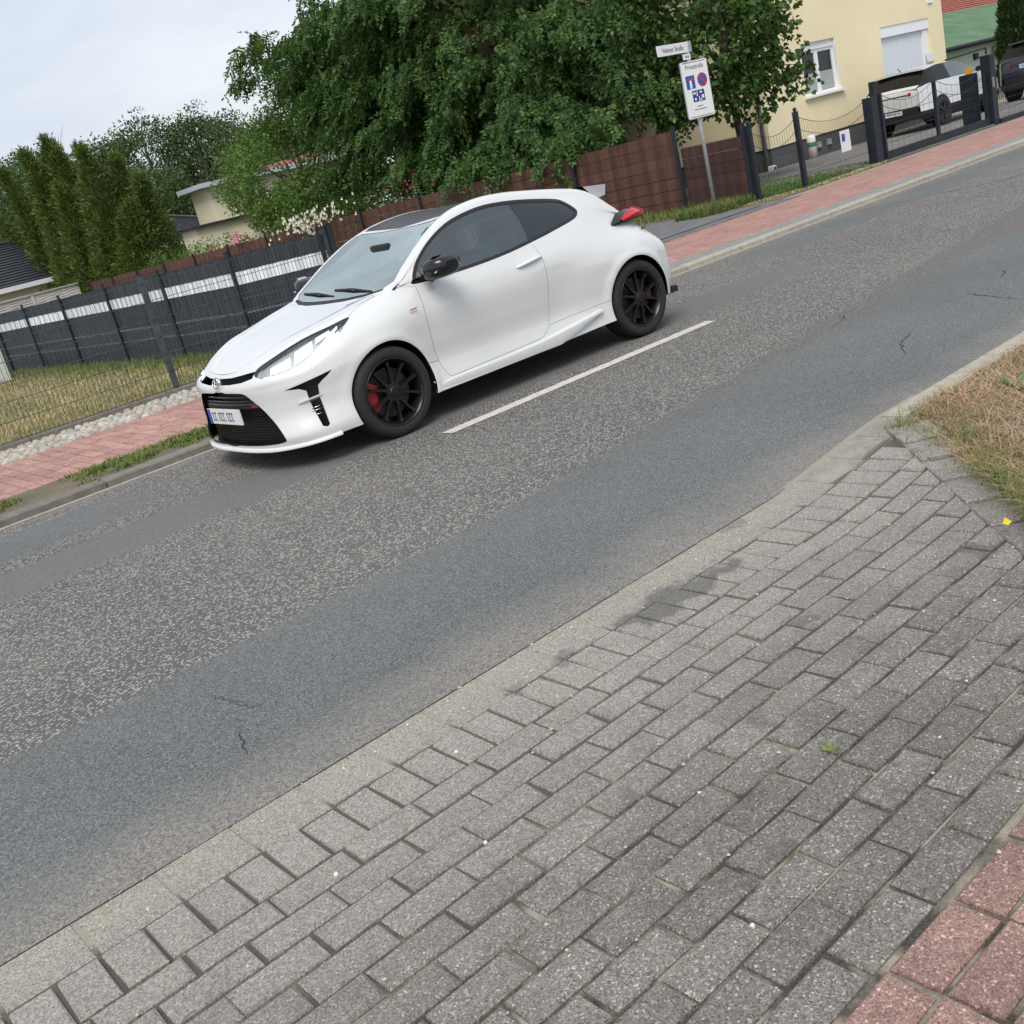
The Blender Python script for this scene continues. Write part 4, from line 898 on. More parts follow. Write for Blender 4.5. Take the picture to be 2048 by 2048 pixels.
def m_glass(name, tint, refl=.04, ior=1.5):
    t = NT(name); t.t.nodes.remove(t.b); tr = t.n('BsdfTransparent', {'Color': tint}); gl = t.n('BsdfGlossy', {'Color': (.90, 1, .99), 'Roughness': .01}); f = t.n('Fresnel', {'IOR': ior}).outputs[0]
    mx_ = t.n('MixShader', {0: t.math('MINIMUM', t.math('ADD', t.math('MULTIPLY', f, 1.0), refl-.04), 1.), 1: tr.outputs[0], 2: gl.outputs[0]}); t.t.links.new(mx_.outputs[0], t.out.inputs['Surface']); return t.m
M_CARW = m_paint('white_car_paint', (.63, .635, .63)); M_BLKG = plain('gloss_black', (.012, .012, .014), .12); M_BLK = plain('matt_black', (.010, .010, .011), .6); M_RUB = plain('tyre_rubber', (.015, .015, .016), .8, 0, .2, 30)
M_RIM = plain('black_alloy', (.010, .010, .011), .3, .2); M_DISC = plain('brake_disc', (.06, .06, .06), .5, .8); M_CAL = plain('red_caliper', (.30, .006, .012), .4); M_CAL2 = plain('dark_red_caliper', (.12, .010, .012), .6); M_ROOFC = plain('carbon_roof', (.018, .018, .022), .42)
M_WS = m_glass('windscreen_glass', (.55, .66, .64), .36, 1.75); M_SIDE = m_glass('side_glass', (.72, .84, .78), .14, 1.6); M_PRIV = m_glass('privacy_glass', (.10, .10, .12), .06, 1.7); M_LENS = m_glass('lamp_lens', (.93, .95, .96), .05, 1.5)
M_CHROME = plain('chrome', (.75, .76, .78), .15, 1.); M_SEAT = plain('seat_cloth', (.03, .03, .032), .8)
car = thing('sports_car', 'white three-door hot hatch with black roof and black wheels on the road', 'car', (CARX+1.15, CARY, 0))
body = panel('body', ~hole & ~fl['door'], M_CARW, car, thick=.006)
dl = panel('door', ~hole & fl['door'], M_CARW, car, False, 0, 1, .006); dr = panel('door', ~hole & fl['door'], M_CARW, car, False, 0, -1, .006)
lower = CC[:, 1] < 9.3
panel('inner_shell', lower & ~(fl['af'] | fl['ar'] | fl['dlo'] | fl['ws'] | fl['gr'] | fl['hl'] | fl['du'] | fl['sl']) & (CC[:, 1] > .1) & ~((CC[:, 0] < 2.2) & (CC[:, 1] > 5)), M_BLK, car, True, -.016)
panel('roof', fl['roof'], M_ROOFC, car, True, -.001, thick=.004); panel('cowl', fl['cowl'], M_BLK, car, True, -.004); panel('rear_window', fl['rg'], M_PRIV, car, True, -.002)
panel('windscreen', fl['ws'], M_WS, car, True, -.002)
# side windows: black surround, door glass, quarter glass
IN = np.array(DLO); cen = IN.mean(0)
def inset(P, d):
    out = []; n = len(P)
    for i in range(n):
        a, b = np.array(P[i-1]), np.array(P[(i+1) % n]); t_ = b-a; t_ = t_/np.hypot(*t_); nn = np.array((t_[1], -t_[0])); out.append(tuple(np.array(P[i])+nn*d))
    return out
DI = spline(DLO, 3); I2 = inset(DI, .024)
if np.hypot(*(np.array(I2[0])-cen)) > np.hypot(*(np.array(DI[0])-cen)): I2 = inset(DI, -.024)
P_I2 = invert(I2, SIDE, 8.5, 20.5, 4.5, 9.4)
PB = invert([(1.600, 1.40), (1.612, 1.25), (1.620, 1.18), (1.605, 1.08), (1.575, .95), (2.3, .95), (2.3, 1.40)], SIDE, 8.5, 20.5, 4.5, 9.4)
GV, GF, GC = cdt([P_DLO, P_I2, PB], (9, 20.5), (5.2, 9.4), 116, 50)
_sv = (CV, CF, CC, CS, CN); CV, CF, CC = GV, GF, GC; CS = SURF(CV[:, 0], CV[:, 1]); CN = normals(CV[:, 0], CV[:, 1])
if CN[np.argmin(abs(CV[:, 0]-15)+abs(CV[:, 1]-7))][1] < 0: CN = -CN
g1, g2_, g3 = inside(CC, P_DLO), inside(CC, P_I2), inside(CC, PB)
for s in (1, -1):
    wn_ = panel('window_seal', g1 & ~g2_, M_BLKG, car, False, -.001, s, .006); panel('door_glass', g2_ & ~g3, M_SIDE, car, False, -.006, s); panel('quarter_glass', g2_ & g3, M_PRIV, car, False, -.005, s)
CV, CF, CC, CS, CN = _sv
# headlamps: dark bowl, reflector blocks, daylight strip, clear lens
M_DRL = NT('daylight_strip').P(Base_Color=(.9, .9, .9), Emission_Color=(1., .99, .93), Emission_Strength=3.).m
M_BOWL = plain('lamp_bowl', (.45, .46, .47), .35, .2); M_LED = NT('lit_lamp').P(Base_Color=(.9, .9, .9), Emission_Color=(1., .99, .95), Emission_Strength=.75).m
for s in (1, -1):
    h = panel('headlight', fl['hl'], M_BOWL, car, False, -.030, s); panel('lens', fl['hl'], M_LENS, h, False, .001, s)
    def pp(t, w, off):
        q = SURF([t], [w])[0]; nn = normals(np.array([t]), np.array([w]))[0]; nn = nn*np.sign(nn @ (q-np.array([.6, 0, .45]))); q = q+off*nn; return (q[0], q[1], q[2])
    def ribbon(name, P, mat, off, par):
        rows = [[cw_(q[0], s*q[1], q[2]) for q in (pp(t, w0, off), pp(t, (w0+w1)/2, off+.004), pp(t, w1, off))] for t, w0, w1 in P]
        o = MB().grid(rows).build(name, mat, par, True, fix=False); return o
    ribbon('daylight_strip', [(2.15, 5.03, 5.14), (2.6, 4.90, 5.06), (3.2, 4.82, 5.02), (3.9, 4.80, 5.06), (4.5, 4.88, 5.28), (5.0, 5.05, 5.55), (5.5, 5.30, 5.74)], M_DRL, -.010, h)
    ribbon('upper_brow', [(1.95, 5.66, 5.84), (3.0, 5.80, 5.91), (4.2, 5.80, 5.90), (5.4, 5.76, 5.85), (6.05, 5.70, 5.79)], M_BLKG, -.006, h)
    ribbon('reflector', [(2.4, 5.22, 5.52), (3.0, 5.18, 5.55), (3.3, 5.18, 5.56)], M_LED, -.016, h); ribbon('reflector', [(3.5, 5.20, 5.62), (4.0, 5.26, 5.66), (4.3, 5.34, 5.70)], M_LED, -.014, h); ribbon('reflector', [(4.45, 5.50, 5.74), (4.8, 5.56, 5.76), (5.1, 5.62, 5.78)], M_PVC, -.012, h)
    ribbon('corner_trim', [(5.35, 5.40, 5.52), (5.7, 5.52, 5.62), (6.0, 5.62, 5.72)], M_BLKG, -.003, h)
# grille cavity, mesh and bars
gm = MB()
gm.grid([[cw_(-.855+.16*abs(v/.66)**2.6, v, .180) for v in np.linspace(-.66, .66, 21)]]+[[cw_(-.74+.14*abs(v/.66)**2.4, v, z) for v in np.linspace(-.66, .66, 21)] for z in (.165, .30, .42, .52, .60)]); cav = gm.build('grille', M_BLK, car, fix=False)
fx = lambda v, d=0: -.845+.16*abs(v/.66)**2.6+d
for z, th in ((.508, .012), (.538, .010), (.484, .016)):
    wv = .40 if z > .5 else .46
    MB().tube([cw_(fx(v), v, z) for v in np.linspace(-wv, wv, 17)], th*.6, 6).build('grille_bar', M_BLKG, cav, True)
mb = MB()
hw_ = lambda z: .63-(z-.21)*.48
for i in range(14):
    z = .207+.0195*i; mb.tube([cw_(fx(v, .012), v, z) for v in np.linspace(-hw_(z), hw_(z), 15)], .0028, 4, False)
for i in range(-22, 23):
    v = .027*i; zt = min(.465, .21+(.63-abs(v))/.48)
    if zt > .26: mb.tube([cw_(fx(v, .012), v, z) for z in (.20, zt)], .0024, 4, False)
mb.build('grille_mesh', M_BLKG, cav, fix=False)
MB().grid([[cw_(fx(v, -.004), v, z) for v in np.linspace(-.46, .46, 13)] for z in (.455, .475, .497)]).build('bumper_beam', M_BLK, cav, True, fix=False)
MB().add([cw_(fx(.36, -.012), .31, .462), cw_(fx(.42, -.012), .42, .462), cw_(fx(.42, -.012), .42, .492), cw_(fx(.36, -.012), .31, .492)], [(0, 1, 2, 3)]).build('red_badge', plain('badge_red', (.33, .012, .018), .4), cav, fix=False)
mb = MB(); mb.grid([[cw_(-.785+.10*(v/.45)**2, v, z) for v in np.linspace(-.46, .46, 15)] for z in (.60, .64, .672)]); mb.build('nose_slot', M_BLK, car, fix=False)
# front number plate
npl = MB().box(*sorted((CARX-.885, CARX-.872)), CARY-.26, CARY+.26, .355, .465).build('number_plate', plain('plate_white', (.72, .73, .73), .4), car)
MB().box(CARX-.8875, CARX-.8852, CARY+.215, CARY+.2585, .357, .463).build('country_strip', plain('plate_blue', (.03, .07, .42), .4), npl)
mb = MB(); x = CARY+.19
for wdt in (.035, .035, 0, .03, .035, .035, 0, .03, .035, .03):
    if wdt:
        mb.box(CARX-.8868, CARX-.8852, x-wdt+.007, x-.001, .378, .388); mb.box(CARX-.8868, CARX-.8852, x-.010, x-.001, .389, .442); mb.box(CARX-.8868, CARX-.8852, x-wdt+.007, x-.0105, .43, .442)
    x -= wdt if wdt else .022
    x -= .004
mb.build('plate_characters', plain('plate_ink', (.10, .10, .12), .5), npl)
# front badge: three nested oval rings
def oval(cx, cz, rx, rz, r, par):
    P = [cw_(-.862+.02*((cz+rz*math.sin(x)-.66)/.05), cx+rx*math.cos(x), cz+rz*math.sin(x)) for x in np.linspace(0, 2*math.pi, 25)]; MB().tube(P, r, 5, False).build('badge_ring', M_CHROME, par, True, fix=False)
em = MB().lathe([(.001, .004), (.030, .003), (.034, 0)], Matrix.Translation(cw_(-.842, 0, .652)) @ Matrix.Rotation(R(-90), 4, 'Y'), 20).build('front_badge', M_CHROME, car, True)
oval(0, .652, .056, .036, .005, em); oval(0, .656, .020, .033, .0042, em); oval(0, .666, .038, .015, .0042, em)
# front side ducts: dark box behind the opening, white fin and bright bars
for s in (1, -1):
    mb = MB(); mb.grid([[cw_(a, s*v, z) for a, v in ((-.70, .60), (-.60, .66), (-.50, .72), (-.38, .80))] for z in (.23, .40, .62)]); du = mb.build('side_duct', M_BLK, car, fix=False)
    MB().prism([cw_(-.66, s*.715, .440), cw_(-.60, s*.765, .452), cw_(-.512, s*.800, .462), cw_(-.50, s*.79, .448), cw_(-.55, s*.73, .43)], (0, 0, .010)).build('duct_fin', M_CARW, du)
    for z in (.395, .375, .345): MB().tube([cw_(-.592, s*.755, z-.006), cw_(-.527, s*.782, z+.002)], .0042, 6).build('duct_bar', M_CHROME, du, True)
# splitter lip, side skirts, underbody, wheel wells
LT = np.linspace(0, 4.75, 36)
for nm, zz, t_ in (('splitter', .158, LT),):
    P = SURF(t_, np.zeros_like(t_)); N = normals(t_, np.zeros_like(t_)+.2); N = N*np.sign(N[:, :1]*-1+N[:, 1:2]+1e-9)
    rows = []
    for sgn in (-1, 1):
        r = []
        for p, q in (zip(P[::-1], N[::-1]) if sgn < 0 else zip(P[1:], N[1:])):
            d = np.array((q[0], q[1])); d = d/np.hypot(*d)
            r.append([cw_(p[0]+d[0]*.022, sgn*(p[1]+d[1]*.022), p[2]-.012), cw_(p[0]+d[0]*.024, sgn*(p[1]+d[1]*.024), p[2]+.006), cw_(p[0]-d[0]*.01, sgn*(p[1]-d[1]*.01), p[2]+.016), cw_(p[0]-d[0]*.10, sgn*(p[1]-d[1]*.10), p[2]-.012)])
        rows += r
    MB().grid([q+[q[0]] for q in rows]).build(nm, M_CARW, car, True)
for s in (1, -1):
    rows = []
    for a, o1, zt in ((.372, .868, .262), (.6, .872, .270), (1.0, .873, .272), (1.4, .876, .278), (1.6, .884, .290), (1.8, .895, .305), (1.95, .902, .322), (2.09, .9, .340)):
        k = min(1, max(0, (a-1.3)/.8)); zb = .196+.13*max(0, (a-1.62)/.47) if a > 1.62 else .196
        rows.append([cw_(a, s*(o1-.05), zt+.012), cw_(a, s*o1, zt-.012+.02*k), cw_(a, s*(o1+.004), (zt+zb)/2), cw_(a, s*(o1-.006), zb), cw_(a, s*(o1-.10), zb)])
    MB().grid(rows).build('side_skirt', M_CARW, car, False, 0, False, 35)
mb = MB(); mb.box(CARX-.70, CARX-.36, CARY-.66, CARY+.66, .17, .40); mb.box(CARX+.36, CARX+2.18, CARY-.74, CARY+.74, .17, .32); mb.box(CARX+2.93, CARX+3.05, CARY-.6, CARY+.6, .26, .5); mb.box(CARX-.36, CARX+.36, CARY-.55, CARY+.55, .19, .62); mb.box(CARX+2.18, CARX+2.93, CARY-.55, CARY+.55, .22, .62)
mb.build('underbody', M_BLK, car)
for ac in (.014, 2.553):
    for s in (1, -1):
        Mw = Matrix.Translation(cw_(ac, s*.56, .32)) @ Matrix.Rotation(R(90 if s > 0 else -90), 4, 'X')
        mb = MB(); n = 28
        P = [[Mw @ Vector((.372*math.cos(x), .372*math.sin(x), h)) for x in np.linspace(R(-20), R(200), n)] for h in (0, .262)]
        if s < 0: P = [[Mw @ Vector((.372*math.cos(x), .372*math.sin(x), h)) for x in np.linspace(R(-200), R(20), n)] for h in (0, .262)]
        mb.grid(P); mb.build('wheel_well', M_BLK, car, fix=False)
# wheels
def wheel(a, s, steer=0., spin=0.):
    Mw = Matrix.Translation(cw_(a, s*.885, .318)) @ Matrix.Rotation(R(90 if s > 0 else -90), 4, 'X') @ Matrix.Rotation(spin, 4, 'Z')   # local +z points outwards
    prof = [(.232, -.012), (.240, .004), (.258, .010), (.285, .010), (.303, .002), (.314, -.014), (.3175, -.035), (.3175, -.18), (.312, -.205), (.285, -.222), (.245, -.222), (.232, -.205)]
    ty = MB().lathe(prof, Mw, 56, True).build('wheel', M_RUB, car, False, 0, True, 50)
    rim = MB().lathe([(.239, .004), (.236, .008), (.229, .004), (.222, -.014), (.212, -.030), (.206, -.10), (.212, -.19), (.228, -.205)], Mw, 48).build('rim', M_RIM, ty, True)
    for k in range(10):
        th = 2*math.pi*k/10; pr = []
        for r_, hw0, z0, z1 in ((.048, .019, -.040, -.010), (.085, .0135, -.046, -.012), (.14, .0105, -.050, -.018), (.185, .0115, -.048, -.014), (.214, .020, -.050, -.010)):
            sh = .16*(1 if k % 2 else -1)*(1-((r_-.048)/.166)); c0 = th+sh*.55
            ux = Vector((math.cos(c0), math.sin(c0), 0)); uy = Vector((-math.sin(c0), math.cos(c0), 0))
            pr.append([Mw @ (ux*r_-uy*hw0+Vector((0, 0, z0))), Mw @ (ux*r_-uy*hw0*.75+Vector((0, 0, z1))), Mw @ (ux*r_+uy*hw0*.75+Vector((0, 0, z1))), Mw @ (ux*r_+uy*hw0+Vector((0, 0, z0)))])
        MB().grid([q+[q[0]] for q in pr]).build('spoke', M_RIM, ty, False, 0, True, 30)
    MB().lathe([(.001, -.004), (.030, -.005), (.036, -.010), (.062, -.014), (.066, -.040), (.05, -.06)], Mw, 28).build('hub', M_RIM, ty, False, 0, True, 30)
    MB().lathe([(.06, -.085), (.172, -.085), (.172, -.112), (.06, -.112)], Mw, 40).build('brake_disc', M_DISC, ty, False, 0, True, 30)
    # caliper sits ahead of (front axle) or behind (rear axle) the disc
    Mc = Matrix.Translation(cw_(a, s*.885, .318)) @ Matrix.Rotation(R(90 if s > 0 else -90), 4, 'X'); base = math.pi if a < 1 else 0.
    if s < 0 : base = math.pi if a < 1 else 0.
    sz = .62 if a < 1 else .26; P = []
    for x in np.linspace(base-sz, base+sz, 9):
        c, q = math.cos(x), math.sin(x); P.append([Mc @ Vector((r_*c, r_*q, z)) for r_, z in ((.115, -.078), (.120, -.056), (.165, -.050), (.192, -.060), (.194, -.12))])
    cal = MB().grid(P).build('caliper', M_CAL if a < 1 else M_CAL2, ty, False, 0, True, 40)  # rear caliper takes a darker red than the front one
    return ty
for a in (0., 2.56):
    for s, sp in ((1, .3), (-1, 1.1)): wheel(a, s, 0, sp+a)
# door mirrors
for s in (1, -1):
    m1 = MB(); P = []
    for i, (v, sc) in enumerate(((.835, .40), (.87, .88), (.93, 1.14), (.99, 1.12), (1.04, .92), (1.062, .40))):
        ring = []
        for k in range(14):
            x = 2*math.pi*k/14; ca, sa = math.cos(x), math.sin(x); ca = math.copysign(abs(ca)**.75, ca); sa = math.copysign(abs(sa)**.75, sa)
            ring.append(cw_(.565+.095*sc*ca+.25*(v-.93)+(.03 if ca > 0 else 0), s*v, 1.042+.066*sc*sa+.10*(v-.93)))
        P.append(ring+[ring[0]])
    m1.grid(P); m1.add([P[-1][k] for k in range(14)], [tuple(range(14))]); mir = m1.build('mirror', M_BLKG, car, True)
    MB().tube([cw_(.60, s*.80, .985), cw_(.58, s*.86, 1.0), cw_(.57, s*.90, 1.01)], [.035, .028, .03], 8).build('mirror_stalk', M_BLK, mir, True)
    MB().grid([[cw_(.468+.022*k+.25*(.98-.93), s*v, 1.022+.004*k+.12*(v-.95)) for k in (0, .6)]+[cw_(.485, s*v, 1.012+.12*(v-.95))] for v in (.93, .97, 1.01, 1.035)]).build('indicator', M_CHROME, mir, True, fix=False)
    MB().grid([[cw_(.52+.08*k, s*(.93+.03*j), 1.1085+.01*j) for k in range(2)] for j in range(3)]).build('mirror_trim', M_CHROME, mir, fix=False)
# door handles
for s, d in ((1, dl), (-1, dr)):
    P = []
    for a, zc, k in ((1.355, .862, .2), (1.38, .866, .8), (1.45, .874, 1), (1.54, .884, 1), (1.60, .891, .8), (1.625, .894, .2)):
        P.append([cw_(a, s*(.838+.026*k*math.cos(x)*1.0+.004), zc+.016*k*math.sin(x)) for x in np.linspace(0, 2*math.pi, 11)])
    MB().grid(P).build('door_handle', M_CARW, d, True)
    q = SURF(np.array([9.1]), np.array([4.85]))[0]
    for k, mt in ((0, M_RED), (1, M_EDGE)): MB().add([cw_(.30+.0, s*(.872), .812-.018*k), cw_(.362, s*(.871), .816-.018*k), cw_(.366, s*(.871), .824-.018*k), cw_(.304, s*(.872), .820-.018*k)], [(0, 1, 2, 3)]).build('wing_badge', mt, body, fix=False)
# tail lamps and spoiler
for s in (1, -1):
    def lamp(name, rows, mat, par): return MB().grid([[cw_(a, s*v, z) for a, v, z in r] for r in rows]).build(name, mat, par, False, 0, True, 40)
    tl = lamp('tail_light', [[(2.49, .775, .952), (2.50, .785, .944), (2.52, .78, .934), (2.50, .72, .944)], [(2.60, .735, 1.02), (2.62, .790, .962), (2.63, .79, .938), (2.62, .66, .95)], [(2.76, .68, 1.03), (2.80, .770, .972), (2.80, .765, .940), (2.78, .6, .95)], [(2.95, .58, 1.02), (2.98, .68, .975), (2.98, .675, .935), (2.93, .5, .95)]], M_BLKG, car)
    lamp('red_lens', [[(2.60, .79, .972), (2.61, .80, .958), (2.62, .797, .950)], [(2.74, .745, 1.022), (2.78, .797, .985), (2.79, .79, .958)], [(2.90, .67, 1.032), (2.945, .735, .99), (2.95, .73, .955)], [(3.005, .56, 1.024), (3.045, .62, .982), (3.05, .61, .932)], [(3.03, .40, 1.01), (3.07, .45, .975), (3.07, .44, .930)]], plain('tail_red', (.42, .006, .012), .12), tl)
rows = [[(cw_(a, v, z)) for v in np.linspace(-.55, .55, 9)] for a, z in ((2.36, 1.302), (2.50, 1.292), (2.64, 1.272), (2.745, 1.262), (2.74, 1.245), (2.60, 1.225), (2.5, 1.20))]
MB().grid(rows).build('rear_spoiler', M_CARW, car, False, 0, True, 40)
for s in (1, -1): MB().add([cw_(2.48, s*.552, 1.29), cw_(2.745, s*.552, 1.262), cw_(2.72, s*.552, 1.18), cw_(2.6, s*.56, 1.17)], [(0, 1, 2, 3)]).build('spoiler_end', plain('spoiler_grey', (.42, .43, .45), .4), car, fix=False)
mb = MB(); mb.box(CARX+2.92, CARX+3.16, CARY-.76, CARY+.76, .235, .285); mb.build('rear_diffuser', M_BLK, car)
# wipers
for v0, v1 in ((.52, -.05), (.02, -.58)):
    q = [SURF(np.array([t]), np.array([w_]))[0] for t, w_ in ((8.72, 12-3*abs(v0)/.9), (8.85, 12-2.0*abs((v0+v1)/2)/.9), (8.98, 12-3*abs(v1)/.9))]
    MB().tube([cw_(.235+.045*abs(v0), v0, .985), cw_(.275, (v0+v1)/2, 1.018), cw_(.30+.05*abs(v1), v1, 1.022)], .009, 6).build('wiper', M_BLK, car, True)
# cabin
cb_ = MB(); cb_.grid([[cw_(.30, v, .93) for v in (-.68, .68)], [cw_(.62, v, .945) for v in (-.70, .70)], [cw_(.80, v, .90) for v in (-.70, .70)], [cw_(.84, v, .60) for v in (-.7, .7)]]); cb_.build('dashboard', M_SEAT, car, fix=False)
MB().grid([[cw_(a, v, z) for v in (-.78, .78)] for a, z in ((.8, .42), (2.4, .42), (2.45, .8), (2.9, .85))]).build('cabin_floor', M_BLK, car, fix=False)
for v in (.37, -.37):
    st = MB(); st.grid([[cw_(a, v+dv, z+.02*abs(dv)/.22) for dv in (-.22, -.17, 0, .17, .22)] for a, z in ((1.05, .58), (1.45, .56), (1.52, .66), (1.60, .90), (1.66, 1.10), (1.685, 1.15), (1.71, 1.10), (1.72, .5))]); so_ = st.build('seat', M_SEAT, car, True)
    MB().bbox(CARX+1.655, CARX+1.74, CARY-v-.12, CARY-v+.12, 1.14, 1.29, .03).build('headrest', M_SEAT, so_)
MB().grid([[cw_(a, v, z) for v in (-.5, 0, .5)] for a, z in ((2.05, .6), (2.15, .75), (2.28, 1.05), (2.36, 1.02))]).build('rear_seat', M_SEAT, car, True)
th_ = np.linspace(0, 2*math.pi, 25); SWM = Matrix.Translation(cw_(.93, .37, .93)) @ Matrix.Rotation(R(-66), 4, 'Y')
sw = MB().tube([SWM @ Vector((.18*math.cos(x), .18*math.sin(x), 0)) for x in th_], .015, 8, False).build('steering_wheel', M_BLK, car, True, fix=False); MB().tube([SWM @ Vector((-.17, 0, 0)), SWM @ Vector((.17, 0, 0))], .018, 6).build('wheel_spoke', M_BLK, sw); MB().tube([SWM @ Vector((0, 0, 0)), cw_(.75, .37, .80)], .03, 8).build('column', M_BLK, sw)
MB().bbox(CARX+.74, CARX+.79, CARY-.11, CARY+.11, 1.20, 1.26, .01).build('rear_view_mirror', M_BLK, car)
# ================================================================== the driver
def skin_body(name, nodes, edges, mat, root=0, sub=2):
    me = bpy.data.meshes.new(name); me.from_pydata([n[0] for n in nodes], edges, [])
    o = bpy.data.objects.new(name, me); COL.objects.link(o); me.materials.append(mat)
    m = o.modifiers.new('skin', 'SKIN'); m.use_smooth_shade = True
    sv = me.skin_vertices[0].data if me.skin_vertices else None
    if sv is None:
        bm = bmesh.new(); bm.from_mesh(me); bm.verts.layers.skin.verify(); bm.to_mesh(me); bm.free(); sv = me.skin_vertices[0].data
    for i, n in enumerate(nodes): r = n[1]; sv[i].radius = r if isinstance(r, tuple) else (r, r); sv[i].use_root = (i == root)
    s = o.modifiers.new('sub', 'SUBSURF'); s.levels = sub; s.render_levels = sub; return o
M_SKIN = NT('skin').P(Base_Color=(.50, .29, .21), Roughness=.5, Subsurface_Weight=.1).m
M_SHIRT = plain('dark_shirt', (.045, .055, .06), .85, 0, .2, 15); M_HAIR = plain('grey_hair', (.14, .12, .10), .7, 0, .3, 60)
DV = .37; HC = (1.335, 1.165)           # head centre a, z
W = lambda a, dv, z: cw_(a, DV+dv, z)
nd = [(W(1.36, 0, .66), .14), (W(1.40, 0, .80), (.15, .11)), (W(1.43, 0, .94), (.165, .11)), (W(1.42, 0, 1.02), (.10, .08)), (W(1.385, 0, 1.085), .052),
      (W(1.42, .17, .985), .062), (W(1.30, .23, .84), .048), (W(1.11, .20, .86), .038), (W(1.00, .165, .95), .032),
      (W(1.42, -.17, .985), .062), (W(1.30, -.23, .84), .048), (W(1.11, -.20, .86), .038), (W(1.00, -.165, .95), .032),
      (W(1.30, .10, .62), .085), (W(.98, .13, .68), .065), (W(.80, .13, .52), .05), (W(1.30, -.10, .62), .085), (W(.98, -.13, .68), .065), (W(.80, -.13, .52), .05)]
ed = [(0, 1), (1, 2), (2, 3), (3, 4), (2, 5), (5, 6), (6, 7), (7, 8), (2, 9), (9, 10), (10, 11), (11, 12), (0, 13), (13, 14), (14, 15), (0, 16), (16, 17), (17, 18)]
person = skin_body('person', nd, ed, M_SHIRT); tag(person, 'driver in dark top holding the wheel inside the white hatch', 'person')
# head: one lofted mesh, face towards the front of the car (-a)
def head():
    rows = []
    prof = [(-.118, .030, .035, .02), (-.105, .048, .055, .012), (-.07, .060, .078, .0), (-.03, .068, .090, 0), (.01, .073, .096, 0), (.05, .074, .098, -.002), (.085, .068, .090, -.006), (.112, .050, .066, -.01), (.125, .022, .03, -.012)]
    for z, rx, ra, sh in prof:
        r = []
        for k in range(24):
            x = 2*math.pi*k/24; a = -ra*math.cos(x); d = rx*math.sin(x); f = max(0, math.cos(x))
            if abs(x) < .3 or abs(x-2*math.pi) < .3:                    # nose, lips, brow
                q = 1-min(x, 2*math.pi-x)/.3
                if -.04 <= z <= .0: a -= .022*q
                if z == .01: a -= .012*q
                if -.08 < z < -.05: a -= .006*q
            if z == .01 and .3 < min(x, 2*math.pi-x) < .62: a += .012    # eye sockets
            r.append(W(HC[0]+a+sh*-1, d, HC[1]+z))
        rows.append(r+[r[0]])
    mb = MB().grid(rows); mb.add(rows[0][:24], [tuple(range(24))]); mb.add(rows[-1][:24], [tuple(range(24))]); return mb
hd = head().build('head', M_SKIN, person, True)
for s in (1, -1):
    MB().lathe([(.001, .010), (.016, .008), (.024, .0), (.016, -.006)], Matrix.Translation(W(HC[0]+.012, s*.074, HC[1]-.01)) @ Matrix.Rotation(R(90*s), 4, 'X') @ Matrix.Diagonal((.8, 1.3, 1, 1)), 12).build('ear', M_SKIN, hd, True)
    MB().lathe([(.001, .008), (.006, .006), (.009, 0)], Matrix.Translation(W(HC[0]-.082, s*.030, HC[1]+.012)) @ Matrix.Rotation(R(-90), 4, 'Y'), 10).build('eye', plain('eye_dark', (.05, .04, .04), .3), hd, True)
MB().tube([W(HC[0]-.082, -.024, HC[1]-.066), W(HC[0]-.092, 0, HC[1]-.064), W(HC[0]-.082, .024, HC[1]-.066)], .004, 5).build('mouth', plain('lips', (.33, .14, .12), .5), hd)
rows = []
for z, sc in ((.035, 1.04), (.06, 1.06), (.09, 1.07), (.115, 1.1), (.132, 1.0), (.140, .4)):
    base = {.035: (.075, .098), .06: (.075, .098), .09: (.068, .088), .115: (.05, .066), .132: (.03, .04), .140: (.02, .03)}[z]; r = []
    for k in range(20):
        x = 2*math.pi*k/20; lo = z-(.055 if math.cos(x) < .2 and z == .035 else 0)+(.05 if math.cos(x) > .5 and z < .07 else 0); r.append(W(HC[0]-base[1]*sc*math.cos(x)+.010, base[0]*sc*math.sin(x), HC[1]+lo))
    rows.append(r+[r[0]])
MB().grid(rows).build('hair', M_HAIR, person, True)
for s in (1, -1):                                     # hands closed on the wheel rim
    c = Vector(W(.955, s*.165, .965)); pn = [(tuple(c+Vector((.05, 0, -.02))), .026), (tuple(c+Vector((.015, 0, .0))), (.036, .020)), (tuple(c+Vector((-.015, 0, .012))), (.034, .016))]; pe = [(0, 1), (1, 2)]
    for k in range(4):
        o0 = c+Vector((-.02, (k-1.5)*.019, .014)); i0 = len(pn); Lf = (.9, 1.05, 1., .8)[k]
        pn += [(tuple(o0), .0095), (tuple(o0+Vector((-.030*Lf, 0, -.004))), .009), (tuple(o0+Vector((-.036*Lf, 0, -.030))), .0085), (tuple(o0+Vector((-.015, 0, -.044))), .008)]; pe += [(2, i0), (i0, i0+1), (i0+1, i0+2), (i0+2, i0+3)]
    i0 = len(pn); t0 = c+Vector((.005, -s*.03, .012)); pn += [(tuple(t0), .011), (tuple(t0+Vector((-.025, -s*.012, .008))), .010), (tuple(t0+Vector((-.048, -s*.006, .004))), .009)]; pe += [(1, i0), (i0, i0+1), (i0+1, i0+2)]
    h = skin_body('hand', pn, pe, M_SKIN, 0, 1); h.parent = person
